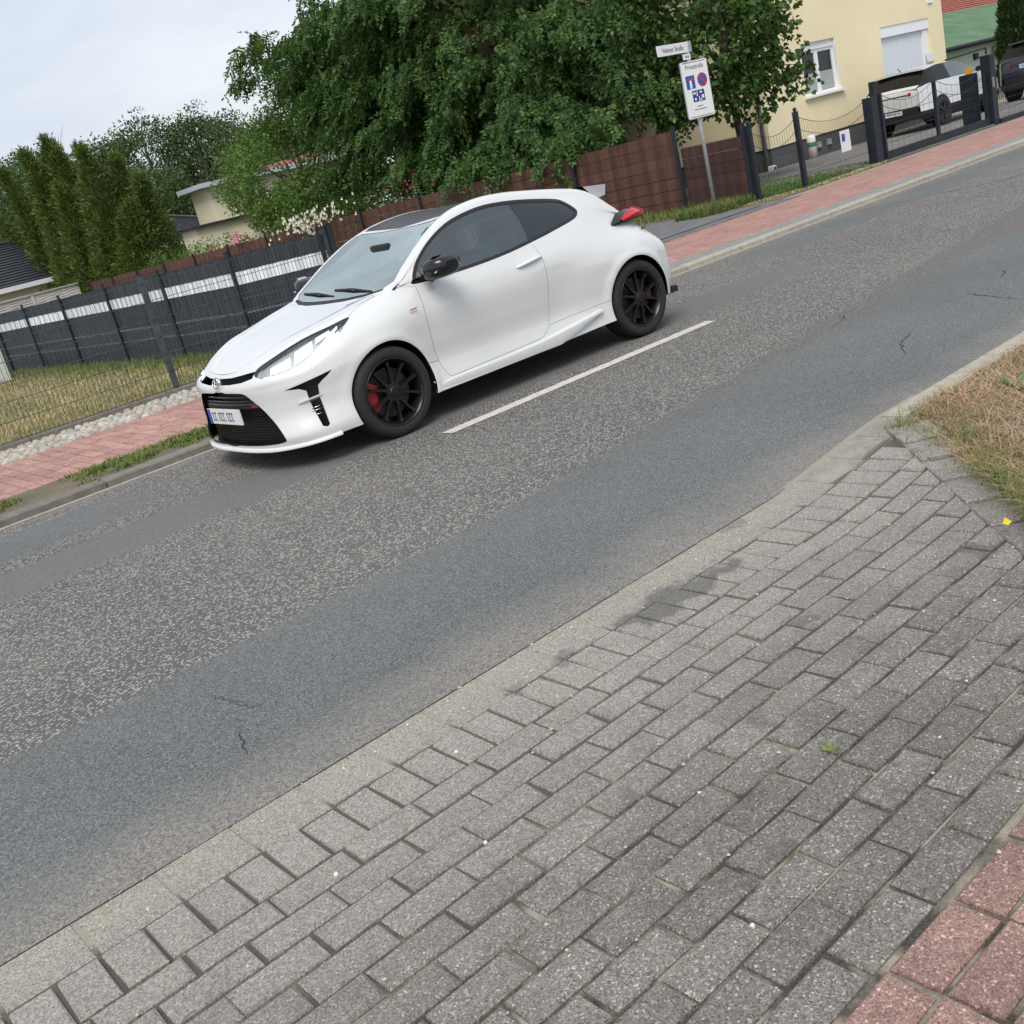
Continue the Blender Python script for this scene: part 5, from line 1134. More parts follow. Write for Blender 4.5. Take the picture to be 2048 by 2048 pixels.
# ================================================================== parked cars on the drive
M_SGL = plain('clear_side_glass', (.10, .125, .125), .06); M_TINT = plain('tinted_glass', (.006, .007, .008), .08, Specular_IOR_Level=.25); M_BLKR = plain('black_roof', (.010, .010, .011), .5, Specular_IOR_Level=.3)
def parked(label, X0, YC, hw, paint, roofm, zs=1., group=None, cladm=None, rearplate=True, glassm=None, L=3.95):
    """a small SUV seen from behind; b = metres ahead of its rear bumper, nose towards +x"""
    c = thing('parked_suv', label, 'car', (X0+L/2, YC, .05), 0, group); G = .045; glassm = glassm or M_TINT
    B = np.array([0, .06, .2, .45, .7, 1.0, 1.35, 1.7, 2.2, 2.6, 3.0, 3.5, 3.8, 3.95])*L/3.95
    wv = np.interp(B, [0, .06, .25, 1, 2.8, 3.5, 3.8, L], [.84, .93, 1, 1, 1, .97, .90, .78])*hw; zr = np.interp(B, [0, .06, .2, .45, 1, 1.7, 2.2, 2.6, 3, 3.5, 3.8, L], [1.00, 1.06, 1.18, 1.37, 1.42, 1.41, 1.33, 1.16, .98, .90, .82, .70])*zs; zt = zr+np.interp(B, [0, .45, 2.2, 3, L], [.01, .05, .05, .03, .02]); zb = np.interp(B, [0, .3, 2.8, 3.2, L], [1.0, 1.06, 1.02, .94, .68])*zs; rv_ = np.interp(B, [0, .2, .45, 2.2, 3.0, L], [.90, .84, .76, .76, .86, .9])*wv
    def pt(i, k, s):
        lo = np.interp(B[i], [0, .3, 3.4, L], [.30, .20, .20, .26]); z = [lo, lo+.09, .46, .66, (.66+zb[i])/2, min(zb[i], zr[i]), zr[i], zt[i]][k]; z = min(z, zt[i]); v = [wv[i]*.90, wv[i]*.985, wv[i]*1.0, wv[i]*.985, wv[i]*.985, wv[i]*.95, rv_[i], 0][k]; return (X0+B[i], YC-s*v, z+G)
    def strip_(name, k0, k1, i0, i1, mat, sub=False, both=True):
        if k1 == 7:
            mb = MB(); mb.grid([[pt(i, 6, 1), pt(i, 7, 1), pt(i, 6, -1)] for i in range(i0, i1+1)]); return mb.build(name, mat, c, True, fix=False)
        for s in (1, -1): MB().grid([[pt(i, k, s) for k in range(k0, k1+1)] for i in range(i0, i1+1)]).build(name, mat, c, True, fix=False)
    n = len(B)-1; cladm = cladm or M_BLK
    strip_('cladding', 0, 2, 0, n, cladm); strip_('body', 2, 5, 0, n, paint); strip_('quarter_panel', 5, 6, 0, 3, M_BLKR); strip_('rear_pillar', 5, 6, 3, 4, M_BLKR); strip_('rear_side_window', 5, 6, 4, 6, glassm); strip_('side_window', 5, 6, 6, 9, M_SGL); strip_('pillar', 5, 6, 9, n, paint)
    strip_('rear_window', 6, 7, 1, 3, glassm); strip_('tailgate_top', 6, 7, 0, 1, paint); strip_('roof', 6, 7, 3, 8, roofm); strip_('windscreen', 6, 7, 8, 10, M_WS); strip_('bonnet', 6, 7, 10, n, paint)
    MB().grid([[(X0+.34, YC-f*wv[3]*.72, zt[3]-.02*abs(f)**2-.03+G) for f in np.linspace(-1, 1, 7)], [(X0+.34, YC-f*wv[3]*.72, zt[3]-.02*abs(f)**2+.012+G) for f in np.linspace(-1, 1, 7)], [(X0+.62, YC-f*wv[3]*.72, zt[3]-.02*abs(f)**2+.022+G) for f in np.linspace(-1, 1, 7)]]).build('roof_spoiler', paint, c, fix=False)
    # rear face: bumper, tailgate, lamps, plate
    mb = MB(); mb.grid([[pt(0, k, s*f) for s, f in ((1, 1.), (1, .5), (1, 0.), (-1, .5), (-1, 1))] for k in (0, 1, 2)])
    mb.grid([[(X0-.03+.03*abs(f)**3, YC-f*wv[0]*.9, z+G) for f in (-1, -.6, 0, .6, 1)] for z in (.30, .50, .60)]); mb.build('rear_bumper', cladm, c, True, fix=False)
    mb = MB(); mb.grid([[(X0-.025+.05*abs(f)**3+(.03 if z > .95 else 0), YC-f*wv[0]*(1. if z < .8 else .98), z+G) for f in np.linspace(-1, 1, 9)] for z in (.60, .66, .80, .94, 1.0)]); mb.build('tailgate', paint, c, True, fix=False)
    for s in (1, -1): MB().grid([[(X0-.028+.10*f, YC-s*wv[0]*(.62+.40*f), z+G) for f in (0, .4, .8, 1.)] for z in (.865, .90, .935)]).build('tail_light', bpy.data.materials['tail_red'], c, fix=False)
    MB().box(X0-.032, X0-.0255, YC-wv[0]*.62, YC+wv[0]*.62, .885+G, .905+G).build('light_bar', M_BLKG, c)
    npz = .47 if rearplate else .80; p0 = MB().box(X0-.046, X0-.036, YC-.24, YC+.24, npz+G, npz+.10+G).build('number_plate', bpy.data.materials['plate_white'], c); MB().box(X0-.048, X0-.0462, YC+.2, YC+.238, npz+.002+G, npz+.098+G).build('country_strip', bpy.data.materials['plate_blue'], p0)
    mb = MB()
    for k in range(7): mb.box(X0-.0475, X0-.0462, YC+.15-.052*k-.03, YC+.15-.052*k, npz+.03+G, npz+.075+G)
    mb.build('plate_characters', bpy.data.materials['plate_ink'], p0)
    for b in (.78*L/3.95, .78*L/3.95+2.35*L/3.95):
        for s in (1, -1):
            Mw = Matrix.Translation((X0+b, YC-s*hw*1.0, .33+G)) @ Matrix.Rotation(R(90 if s > 0 else -90), 4, 'X')
            MB().lathe([(.001, .004), (.395, .004), (.40, -.02)], Mw, 28).build('arch_liner', M_BLK, c); ty = MB().lathe([(.20, .02), (.23, .032), (.29, .032), (.325, .012), (.33, -.02), (.33, -.19)], Mw, 32).build('wheel', M_RUB, c, True)
            rm = MB().lathe([(.001, .028), (.05, .026), (.06, .010), (.19, .012), (.205, .028)], Mw, 28).build('rim', M_RIM, ty, True)
            for k in range(5):
                a = 2*math.pi*k/5; u = Vector((math.cos(a), math.sin(a), 0)); w_ = Vector((-math.sin(a), math.cos(a), 0)); MB().prism([Mw @ (u*.05-w_*.022+Vector((0, 0, .02))), Mw @ (u*.20-w_*.035+Vector((0, 0, .02))), Mw @ (u*.20+w_*.035+Vector((0, 0, .02))), Mw @ (u*.05+w_*.022+Vector((0, 0, .02)))], Mw.to_3x3() @ Vector((0, 0, .012))).build('spoke', M_DISC, ty)
    for s in (1, -1): MB().bbox(X0+2.45*L/3.95, X0+2.58*L/3.95, YC-s*(hw+.12)-.09, YC-s*(hw+.12)+.09, 1.02+G, 1.14+G, .03).build('mirror', M_BLKG, c)
    MB().tube([(X0+.55, YC, zt[3]+G), (X0+.40, YC, zt[3]+.09+G)], .012, 6).build('aerial', M_BLKG, c)
    return c
parked('white SUV with dark windows parked before the roller shutter', 24.92, 14.72, .83, M_CARW, M_CARW)  # white roof colour stands in for sky reflected on a black roof
parked('dark blue SUV at the right picture edge behind the gate', 29.6, 13.60, .86, m_paint('navy_car_paint', (.012, .016, .035)), M_BLKG, 1.02, None, None, False)
# ================================================================== vegetation
def m_leaf(name, lo, hi, tip=None, tr=.35, sc=1.5):
    t = NT(name); r = t.island(); n = t.noise(t.pos, sc, 3)
    c = t.mix(r, lo, hi); c = t.hsv(c, .5, 1, t.mrange(n, .3, .7, .78, 1.22))
    if tip: c = t.mix(t.math('MULTIPLY', t.mrange(r, .72, 1.), t.mrange(n, .42, .62)), c, tip)
    t.P(Base_Color=c, Roughness=.55, Specular_IOR_Level=.35)
    tl = t.n('BsdfTranslucent', {'Color': t.hsv(c, .49, 1.1, 1.3)}); mx_ = t.n('MixShader', {0: tr, 1: t.b.outputs[0], 2: tl.outputs[0]}); t.t.links.new(mx_.outputs[0], t.out.inputs['Surface']); return t.m
def m_bark(name, a, b):
    t = NT(name); n = t.noise(t.scale(t.pos, (1, 1, .25)), 22, 5); t.P(Base_Color=t.mix(t.mrange(n, .35, .65), a, b), Roughness=.95); t.bump(n, .8, .03); return t.m
M_LOC = m_leaf('locust_leaf', (.038, .092, .023), (.088, .165, .042), (.18, .26, .06)); M_PLA = m_leaf('maple_leaf', (0.040, 0.093, 0.022), (0.085, 0.163, 0.034), (0.155, 0.232, 0.046)); M_MID = m_leaf('cherry_leaf', (0.065, 0.127, 0.026), (0.124, 0.215, 0.044), (0.221, 0.325, 0.065))
M_CON = m_leaf('conifer_spray', (.050, .088, .018), (.120, .172, .034), (.22, .26, .05), .3, .9); M_FOR = m_leaf('forest_leaf', (0.039, 0.075, 0.024), (0.093, 0.153, 0.048), (0.150, 0.210, 0.068), .3, .35); M_ROS = m_leaf('rose_leaf', (0.046, 0.098, 0.023), (0.098, 0.163, 0.039), None)
M_BARK = m_bark('bark', (0.065, 0.049, 0.036), (0.169, 0.137, 0.104)); M_BARK2 = m_bark('mossy_bark', (.07, .055, .03), (.17, .14, .075))
def unit(v): return v/np.maximum(np.linalg.norm(v, axis=-1, keepdims=True), 1e-9)
def rhomb(p, d, n, L, Wd, fold=.15):
    """leaf cards: base p, direction d, normal n; returns (N*4,3) vertices"""
    d = unit(d); s = unit(np.cross(d, n)); n = unit(np.cross(s, d)); L = np.asarray(L)[..., None]; Wd = np.asarray(Wd)[..., None]
    m = p+d*L*.45-n*Wd*fold
    return np.stack([p, m+s*Wd*.5, p+d*L, m-s*Wd*.5], 1).reshape(-1, 3)
def quads(V): return np.arange(len(V)).reshape(-1, 4)
def rv(n): return unit(RNG.normal(size=(n, 3)))
def fronds(P, D, L=.30, pairs=6, lf=.062, wf=.030):
    """pinnate compound leaves"""
    N = len(P); D = unit(D); up = np.array([0, 0, 1.]); S = unit(np.cross(D, up)+RNG.normal(size=(N, 3))*.35); out = []; Lr = L*RNG.uniform(.7, 1.2, N)
    for k in range(pairs):
        f = (k+.7)/pairs; q = P+D*(Lr*f)[:, None]+np.array([0, 0, -1.])*(Lr*.28*f*f)[:, None]
        for s in (1, -1):
            dd = S*s+D*.35+RNG.normal(size=(N, 3))*.18-up*.25; nn = np.cross(dd, D)+RNG.normal(size=(N, 3))*.35
            out.append(rhomb(q, dd, nn, lf*RNG.uniform(.8, 1.15, N), np.full(N, wf)))
    q = P+D*Lr[:, None]-up*(Lr*.28)[:, None]; out.append(rhomb(q, D-up*.4, rv(N), np.full(N, lf), np.full(N, wf))); return np.concatenate(out)
def tubes(name, lines, mat, par):
    mb = MB()
    for pts, r in lines: mb.tube(pts, r, 7, False)
    return mb.build(name, mat, par, True, fix=False)
def limb(a, b, droop, n=7):
    a, b = np.array(a, float), np.array(b, float); return [tuple(a+(b-a)*t+np.array([0, 0, 1])*droop*4*t*(1-t)) for t in np.linspace(0, 1, n)]
def ell(c, r, n, lo=.35): q = rv(n)*RNG.uniform(lo, 1, (n, 1))**.5; return np.array(c)+q*np.array(r)
def clumps(C, rad, per, flat=.75):
    P = []; D = []
    for c in C:
        q = rv(per)*RNG.uniform(.15, 1, (per, 1))**.45; P.append(c+q*rad*np.array([1, 1, flat])); D.append(q)
    return np.concatenate(P), np.concatenate(D)
# ---- the big locust behind the brown fence
lt = thing('locust_tree', 'huge dark green locust tree with drooping feathery foliage behind brown fence', 'tree', (18.4, 20.2, lot(20)))
C = ell((20.0, 22.6, 6.2), (4.4, 9.6, 5.0), 142, .22); C = np.repeat(C, 7, 0)+RNG.normal(size=(len(C)*7, 3))*np.array([.62, .75, .24]); C[:, 2] -= .12*np.abs(C[:, 0]-18.6)*0; C = C[(C[:, 2] > 1.6) & ~((C[:, 1] > 25.5) & (C[:, 2] < 3.6+.42*(C[:, 1]-25.5))) & ~((C[:, 1] < 17) & (C[:, 2] < 2.6)) & (C[:, 2] < 10.5) & (C[:, 0] > 15.9) & (C[:, 1] < 31.9) & (C[:, 0] < 1.13*C[:, 1])]
n = 95; cur = np.stack([RNG.uniform(15.95, 17.4, n), RNG.uniform(14.6, 27, n), RNG.uniform(1.7, 4.6, n)], 1); cur = cur[cur[:, 2] > 1.7+.16*np.maximum(0, cur[:, 1]-21)]
low = np.array([(15.75, 16.9, 1.62), (15.8, 17.4, 1.75), (15.8, 16.5, 1.95), (15.75, 18.6, 1.78), (15.9, 15.6, 2.05), (15.85, 20.2, 1.9), (15.8, 19.4, 2.05)])
C = np.concatenate([C, cur, low]); ax = np.array((18.6, 21.0, 5.0)); P = []; D = []
for c in C:
    out = unit(c-ax)*np.array([1, 1, .4]); k = int(RNG.integers(40, 62)); s = RNG.uniform(-.45, .6, k)
    q = c+out*s[:, None]*.8+RNG.normal(size=(k, 3))*np.array([.17, .17, .12]); q[:, 2] -= np.maximum(0, s)**2*.7
    P.append(q); D.append(out*.6+RNG.normal(size=(k, 3))*.45+np.array([0, 0, -.75]))
V = fronds(np.concatenate(P), np.concatenate(D), .30, 5, .115, .066); np_mesh('crown', V, quads(V), M_LOC, lt)
ln = [([(18.35, 20.2, lot(20)-.2), (18.2, 20.25, 1.4), (18.0, 20.5, 2.6), (18.2, 21.2, 4.2), (18.6, 21.8, 6.5), (19, 22, 9)], [.36, .29, .25, .20, .13, .04])]
for c in C[RNG.choice(len(C), 34, False)]: z = RNG.uniform(2.4, 6.0); ln.append((limb((18.1+.1*(z-3), 20.4+.35*(z-2.4), z), c, .35), [.075, .06, .05, .04, .03, .02, .01]))
tubes('trunk', ln, M_BARK2, lt)
# ---- broad-leaved tree in front of the cream house
pt = thing('maple_tree', 'broad-leaved tree with loose twigs in front of the cream house', 'tree', (18.6, 14.3, .03))
C = ell((17.9, 14.3, 3.6), (1.85, 1.35, 2.6), 185, .35); C = C[C[:, 2] > 1.75]; C = np.concatenate([C, np.array([(19.3, 13.9, 1.62), (19.6, 13.9, 1.95), (19.9, 13.8, 2.15), (18.6, 13.9, 1.45), (18.3, 14.0, 1.5), (19.9, 13.9, 2.5), (19.8, 13.9, 3.0), (17.4, 13.8, 1.7), (17.0, 14, 1.9), (20.05, 13.75, 1.85)])])
P, D = clumps(C, .42, 52); N = len(P); V = []
dd = D*.5+RNG.normal(size=(N, 3))*.5+np.array([0, 0, -.6]); nn = rv(N)+np.array([0, 0, .8]); s_ = unit(np.cross(unit(dd), nn)); L = RNG.uniform(.085, .15, N)
for k, f in ((0, 1.), (.75, .8), (-.75, .8)): V.append(rhomb(P, unit(dd)+s_*k, nn, L*f, L*.62*f))
V = np.concatenate(V); np_mesh('crown', V, quads(V), M_PLA, pt)
ln = [([(18.6, 14.35, -.1), (18.5, 14.35, 1.2), (18.3, 14.3, 2.6), (18.2, 14.3, 5)], [.10, .08, .06, .02])]+[(limb((18.45, 14.35, 1.6+.25*i % 2.2), C[-1-i*9 % len(C)], .2), [.05, .045, .04, .03, .022, .015, .008]) for i in range(14)]
ln += [(limb((18.45, 14.35, 1.9), c, .15), [.04, .035, .03, .024, .018, .012, .006]) for c in C[-10:]]
tubes('trunk', ln, M_BARK, pt)
# ---- lighter tree left of the locust
mt = thing('cherry_tree', 'lighter yellowish green leafy tree left of the drooping locust', 'tree', (18.4, 31.5, lot(31)))
C = np.concatenate([ell((18.3, 31.6, 2.9), (2.0, 4.3, 2.2), 170, .4), ell((17.4, 29.5, 1.9), (1.2, 3.6, 1.1), 60, .4), ell((18.5, 31.8, 4.5), (1.0, 1.5, 1.1), 30)]); C = C[(C[:, 0] > 15.9) & (C[:, 2] > .7)]
P, D = clumps(C, .50, 105); N = len(P); dd = D*.6+RNG.normal(size=(N, 3))*.5+np.array([0, 0, -.35]); V = rhomb(P, dd, rv(N)+np.array([0, 0, 1.]), RNG.uniform(.085, .15, N), RNG.uniform(.05, .085, N)); np_mesh('crown', V, quads(V), M_MID, mt)
ln = [([(18.4, 31.5, -.4), (18.3, 31.4, 1.5), (18.4, 31.6, 3), (18.5, 31.8, 5)], [.14, .11, .07, .02])]+[(limb((18.35, 31.45, 1.2+.1*i), C[i*11 % len(C)], .2), [.05, .045, .04, .03, .02, .015, .008]) for i in range(18)]; tubes('trunk', ln, M_BARK, mt)
# ---- rose and hedge planting along the fence
def bush(name, label, cat, C, rad, per, lf, mat, flowers=None, stem=None, group=None):
    c0 = C.mean(0); o = thing(name, label, cat, (c0[0], c0[1], lot(c0[1])), 0, group); P, D = clumps(C, rad, per); N = len(P)
    V = rhomb(P, D*.5+RNG.normal(size=(N, 3))*.5, rv(N)+np.array([0, 0, .8]), RNG.uniform(.7, 1.2, N)*lf, RNG.uniform(.45, .62, N)*lf); np_mesh('leaves', V, quads(V), mat, o)
    tubes('stems', [(limb((c0[0]+RNG.normal()*.1, c0[1]+(c[1]-c0[1])*.6, lot(c0[1])-.1), c, .1, 5), [.02, .018, .014, .01, .006]) for c in C[::max(1, len(C)//12)]], M_BARK, o)
    if flowers is not None:
        Q, size, fm = flowers; V = []
        for k in range(6):
            x = 2*math.pi*k/6; n_ = len(Q); d_ = np.array([-.35*1, math.cos(x), math.sin(x)])+RNG.normal(size=(n_, 3))*.25; V.append(rhomb(Q, d_, np.tile(np.array([-1., 0, .2]), (n_, 1)), RNG.uniform(.8, 1.2, n_)*size, RNG.uniform(.8, 1.1, n_)*size))
        V = np.concatenate(V); f = np_mesh('blossoms', V, quads(V), fm, o); f['kind'] = 'stuff'
    return o
def m_petal(name, a, b): t = NT(name); t.P(Base_Color=t.mix(t.island(), a, b), Roughness=.7); return t.m
C = np.concatenate([np.stack([RNG.uniform(15.35, 16.1, 40), RNG.uniform(24.2, 29.2, 40), RNG.uniform(.9, 1.65, 40)], 1), np.stack([RNG.uniform(15.3, 15.5, 12), RNG.uniform(26.0, 27.4, 12), RNG.uniform(.6, 1.3, 12)], 1)])
Q = np.concatenate([np.stack([RNG.uniform(15.1, 15.5, 150), RNG.normal(26.7, 1.0, 150), RNG.normal(1.50, .14, 150)], 1), np.stack([RNG.uniform(15.15, 15.3, 46), RNG.normal(26.4, .35, 46), RNG.uniform(.7, 1.4, 46)], 1)]); Q[:, 2] += .06*(26.6-Q[:, 1])
bush('rose_bush', 'climbing rose with many creamy white blossoms spilling over the fence', 'rose bush', C, .26, 46, .07, M_ROS, (Q, .056, m_petal('white_petal', (.64, .57, .46), (.76, .71, .63))))
Q = np.array([(15.35, 31.4+RNG.normal()*.22, 1.46+RNG.normal()*.09) for _ in range(26)]); C = np.stack([RNG.uniform(15.6, 16.1, 10), RNG.uniform(30.4, 32.4, 10), RNG.uniform(1.0, 1.45, 10)], 1)
bush('rose_bush', 'pink flowering rose at the fence left of the white rose', 'rose bush', C, .25, 40, .07, M_ROS, (Q, .06, m_petal('pink_petal', (.62, .16, .24), (.70, .30, .38))))
Q = np.array([(15.7+RNG.normal()*.1, RNG.choice([23.4, 22.6, 22.2, 21.2])+RNG.normal()*.12, 1.75+RNG.normal()*.13) for _ in range(20)]); C = np.stack([RNG.uniform(15.8, 16.8, 70), RNG.uniform(17.5, 26, 70), RNG.uniform(.9, 2.1, 70)], 1)
bush('rose_bush', 'dark rose with red blossoms under the locust tree', 'rose bush', C, .34, 60, .09, M_PLA, (Q, .045, m_petal('red_petal', (.24, .012, .02), (.36, .03, .04))))
C = np.stack([RNG.uniform(15.85, 16.5, 70), RNG.uniform(31.8, 40.5, 70), RNG.uniform(.7, 1.55, 70)], 1); Q = np.array([(15.7, 34.3+RNG.normal()*.1, 1.3+RNG.normal()*.05) for _ in range(6)])
bush('hedge', 'loose green hedge behind the brown fence near the conifer', 'hedge', C, .34, 52, .09, M_MID, (Q, .07, bpy.data.materials['red_petal']))
# ---- bushy conifer
cf = thing('conifer', 'bushy golden green conifer above the dark fence', 'tree', (17.6, 50.2, lot(50)))
P = []; D = []
PL = []
for _ in range(46):
    y_ = RNG.uniform(43.6, 57.2); PL.append((y_, RNG.uniform(16.5, 18.6), 7.0*math.sqrt(max(.06, 1-((y_-50.4)/8.6)**2))*RNG.uniform(.62, 1.04), RNG.uniform(.70, 1.1)))
for (y, x, h, w_) in PL:
    k = int(1150*h/6); f = RNG.uniform(0, 1, k)**.8; z = .2+h*f; r_ = w_*1.35*(1-f)**.85*(.6+.4*np.sin(np.minimum(1, f*5)*1.57)); ly = (y-50.4)/8*.34*h; th2 = RNG.uniform(0, 2*math.pi, k); q = RNG.uniform(.55, 1.05, k)
    P.append(np.stack([x+r_*q*np.cos(th2)-.10*h*f*f, y+ly*f*f+r_*q*np.sin(th2)*1.25, z], 1)); D.append(np.stack([np.cos(th2), np.sin(th2), np.full(k, .75)], 1)+RNG.normal(size=(k, 3))*.25)
P = np.concatenate(P); D = np.concatenate(D); P[:, 2] = np.maximum(P[:, 2], -.2); V = np.concatenate([rhomb(P+RNG.normal(size=P.shape)*.10, D+RNG.normal(size=D.shape)*.5, rv(len(P)), RNG.uniform(.13, .30, len(P)), RNG.uniform(.035, .065, len(P))) for _ in range(4)]); np_mesh('crown', V, quads(V), M_CON, cf)
tubes('trunk', [([(17.6, 50+dy, -.7), (17.6, 50+dy*2, 2), (17.6, 50+dy*2.4, 5.5)], [.16, .11, .03]) for dy in (.2, -.7, 1.1)], M_BARK, cf)
ln = [(limb((17.5, 50.6, 6.2), (17.4+RNG.normal()*.3, 50.6+RNG.normal()*.9, 7.3+RNG.uniform(0, .5)), .1, 5), [.014, .012, .01, .008, .004]) for _ in range(5)]; tubes('bare_twigs', ln, M_BARK, cf)
# ---- wood behind the houses: trees one by one
def far_tree(label, x, y, h, r, n=190, per=62, leaf=.27, conif=False):
    o = thing('forest_tree', label, 'tree', (x, y, -.8), 0, 'trees of the wood behind the houses')
    C = ell((x, y, h*.60), (r, r, h*.42), n, .45); P, D = clumps(C, r*.30, per, .7); N = len(P); V = rhomb(P, D*.5+RNG.normal(size=(N, 3))*.6, rv(N)+np.array([0, 0, .9]), RNG.uniform(.7, 1.25, N)*leaf, RNG.uniform(.5, .75, N)*leaf); np_mesh('crown', V, quads(V), M_FOR, o)
    tubes('trunk', [([(x, y, -1), (x+.1, y, h*.5), (x, y+.1, h*.9)], [.32, .22, .05])]+[(limb((x, y, h*.35), c, .3), [.1, .09, .08, .06, .05, .03, .02]) for c in C[:8]], M_BARK, o)
for i, (x, y, h, r, lb) in enumerate(((26.0, 92, 11.4, 4.2, 'dark tree of the wood at the left edge of the picture'), (31.5, 97, 12.0, 4.0, 'wood tree directly left of the conifer top'), (36.6, 96, 11.6, 3.6, 'wood tree in the gap right behind the conifer'), (40.2, 94, 12.9, 3.8, 'tallest rounded tree of the wood right of the conifer'), (44.5, 93, 12.6, 3.7, 'full tree of the wood above the hipped roof'), (48.5, 96, 12.2, 3.6, 'tree of the wood above the cream building'), (51.5, 92, 10.5, 3.6, 'wood tree partly hidden by the cherry tree'), (36, 86, 8.0, 3.6, 'low wood tree behind the conifer'), (43, 84, 7.6, 3.4, 'lower wood tree above the roof ridge'), (49, 85, 8.2, 3.6, 'lower wood tree behind the cream building'), (30, 84, 7.8, 3.6, 'lower wood tree above the left roofs'), (24.0, 84, 8.2, 3.6, 'lower wood tree at the left picture edge'))):
    far_tree(lb, x, y, h, r)
far_tree('dark tree standing behind the red tiled roof', 74, 44, 12, 5); far_tree('wide dark tree behind the red chimney', 66, 52, 12, 5.5)
far_tree('tree behind the locust seen through its gaps', 33, 40, 9, 4, 90); far_tree('small tree behind the red rose and the fence', 25, 33, 6.0, 3.2, 120, 62, .2); far_tree('dark small tree in the garden behind the locust trunk', 25.5, 26.5, 6.0, 3.2, 120, 62, .2) 
# ---- column thuja by the annex
tj = thing('thuja', 'slim dark green column thuja by the mint annex', 'tree', (39.6, 18.6, 0))
k = 9000; f = RNG.uniform(0, 1, k); th2 = RNG.uniform(0, 2*math.pi, k); r_ = .62*np.sqrt(np.maximum(.0, 1-f))*RNG.uniform(.7, 1.05, k)*(1-.25*np.sin(f*40)*.3); P = np.stack([39.6+r_*np.cos(th2), 18.6+r_*np.sin(th2), .1+3.9*f], 1); D = np.stack([np.cos(th2)*.5, np.sin(th2)*.5, np.ones(k)], 1)+RNG.normal(size=(k, 3))*.3; V = rhomb(P, D, rv(k), RNG.uniform(.12, .24, k), RNG.uniform(.04, .07, k)); np_mesh('crown', V, quads(V), m_leaf('thuja_spray', (.018, .045, .012), (.045, .085, .02), None, .2), tj); tubes('trunk', [([(39.6, 18.6, -.3), (39.6, 18.6, 3.4)], [.08, .02])], M_BARK, tj)
# ================================================================== grass
def m_grass(name, cols, sc=1.1, tr=.3):
    t = NT(name); r = t.island(); n = t.noise(t.pos, sc, 3); f = t.math('ADD', t.math('MULTIPLY', r, .55), t.math('MULTIPLY', t.mrange(n, .3, .7), .55))
    c = t.ramp(f, [(i/(len(cols)-1), q) for i, q in enumerate(cols)]); t.P(Base_Color=c, Roughness=.7); tl = t.n('BsdfTranslucent', {'Color': c}); mx_ = t.n('MixShader', {0: tr, 1: t.b.outputs[0], 2: tl.outputs[0]}); t.t.links.new(mx_.outputs[0], t.out.inputs['Surface']); return t.m
M_DRY = m_grass('dry_meadow_grass', [(.12, .18, .04), (.20, .24, .07), (.34, .33, .13), (.52, .44, .22), (.56, .45, .23), (.42, .27, .13)], .9); M_GRN = m_grass('green_grass', [(.06, .13, .022), (.10, .19, .035), (.16, .23, .06)]); M_WEED = m_grass('weed', [(.06, .13, .02), (.11, .20, .035), (.20, .22, .06), (.30, .24, .11)], 3.); M_STRAW = m_grass('straw', [(.26, .155, .08), (.42, .27, .15), (.54, .38, .23), (.64, .50, .33)], 4., .2)
def blades(P, h, wd, lean, az=None):
    N = len(P); az = RNG.uniform(0, 2*math.pi, N) if az is None else az; d = np.stack([np.cos(az), np.sin(az), np.zeros(N)], 1); s = np.stack([-np.sin(az), np.cos(az), np.zeros(N)], 1); h = np.asarray(h)[..., None]; lean = np.asarray(lean)[..., None]; wd = np.asarray(wd)[..., None]; up = np.array([0, 0, 1.])
    m = P+up*h*.55+d*lean*h*.35; return np.stack([P-s*wd*.5, P+s*wd*.5, m+s*wd*.32, m-s*wd*.32, P+up*h*(1-.25*np.minimum(lean, 1))+d*lean*h], 1)
def grass(name, label, P, h, wd, lean, mat):
    B = blades(P, h, wd, lean); N = len(B); V = B.reshape(-1, 3); i = np.arange(N)[:, None]*5; F = np.concatenate([i+np.array([[0, 1, 2]]), i+np.array([[0, 2, 3]]), i+np.array([[3, 2, 4]])]); o = np_mesh(name, V, F, mat); kind(o, 'stuff', label); return o
lotv = lambda y: .06-.0135*np.maximum(0, y-12)
n = 46000; x = RNG.uniform(.2, 6.22, n); y = 12.22+RNG.uniform(0, 1, n)**1.5*13; k = x > (y-12)*.28-.5; x, y = x[k], y[k]; P = np.stack([x, y, lotv(y)], 1); grass('meadow_grass', 'dry yellow and green meadow grass behind the mesh fence', P, RNG.uniform(.02, .07, len(x))*np.where(RNG.uniform(size=len(x)) < .06, 1.8, 1), RNG.uniform(.008, .018, len(x)), RNG.uniform(.1, .9, len(x)), M_DRY)
n = 5200; y = RNG.uniform(12.3, 24.5, n); x = 6.24-np.abs(RNG.normal(size=n))*.35; P = np.stack([x, y, lotv(y)], 1); grass('fence_grass', 'taller green grass at the foot of the dark fence', P, RNG.uniform(.05, .16, n), RNG.uniform(.008, .016, n), RNG.uniform(.1, .7, n), M_WEED)
n = 9000; y = 11.35+RNG.uniform(0, 1, n)*4.4; x = RNG.uniform(15.35, 18.9, n); P = np.stack([x, y, lotv(y)], 1); grass('lawn_grass', 'short green lawn behind the ornamental mesh fence', P, RNG.uniform(.03, .07, n), RNG.uniform(.008, .016, n), RNG.uniform(.1, .8, n), M_GRN)
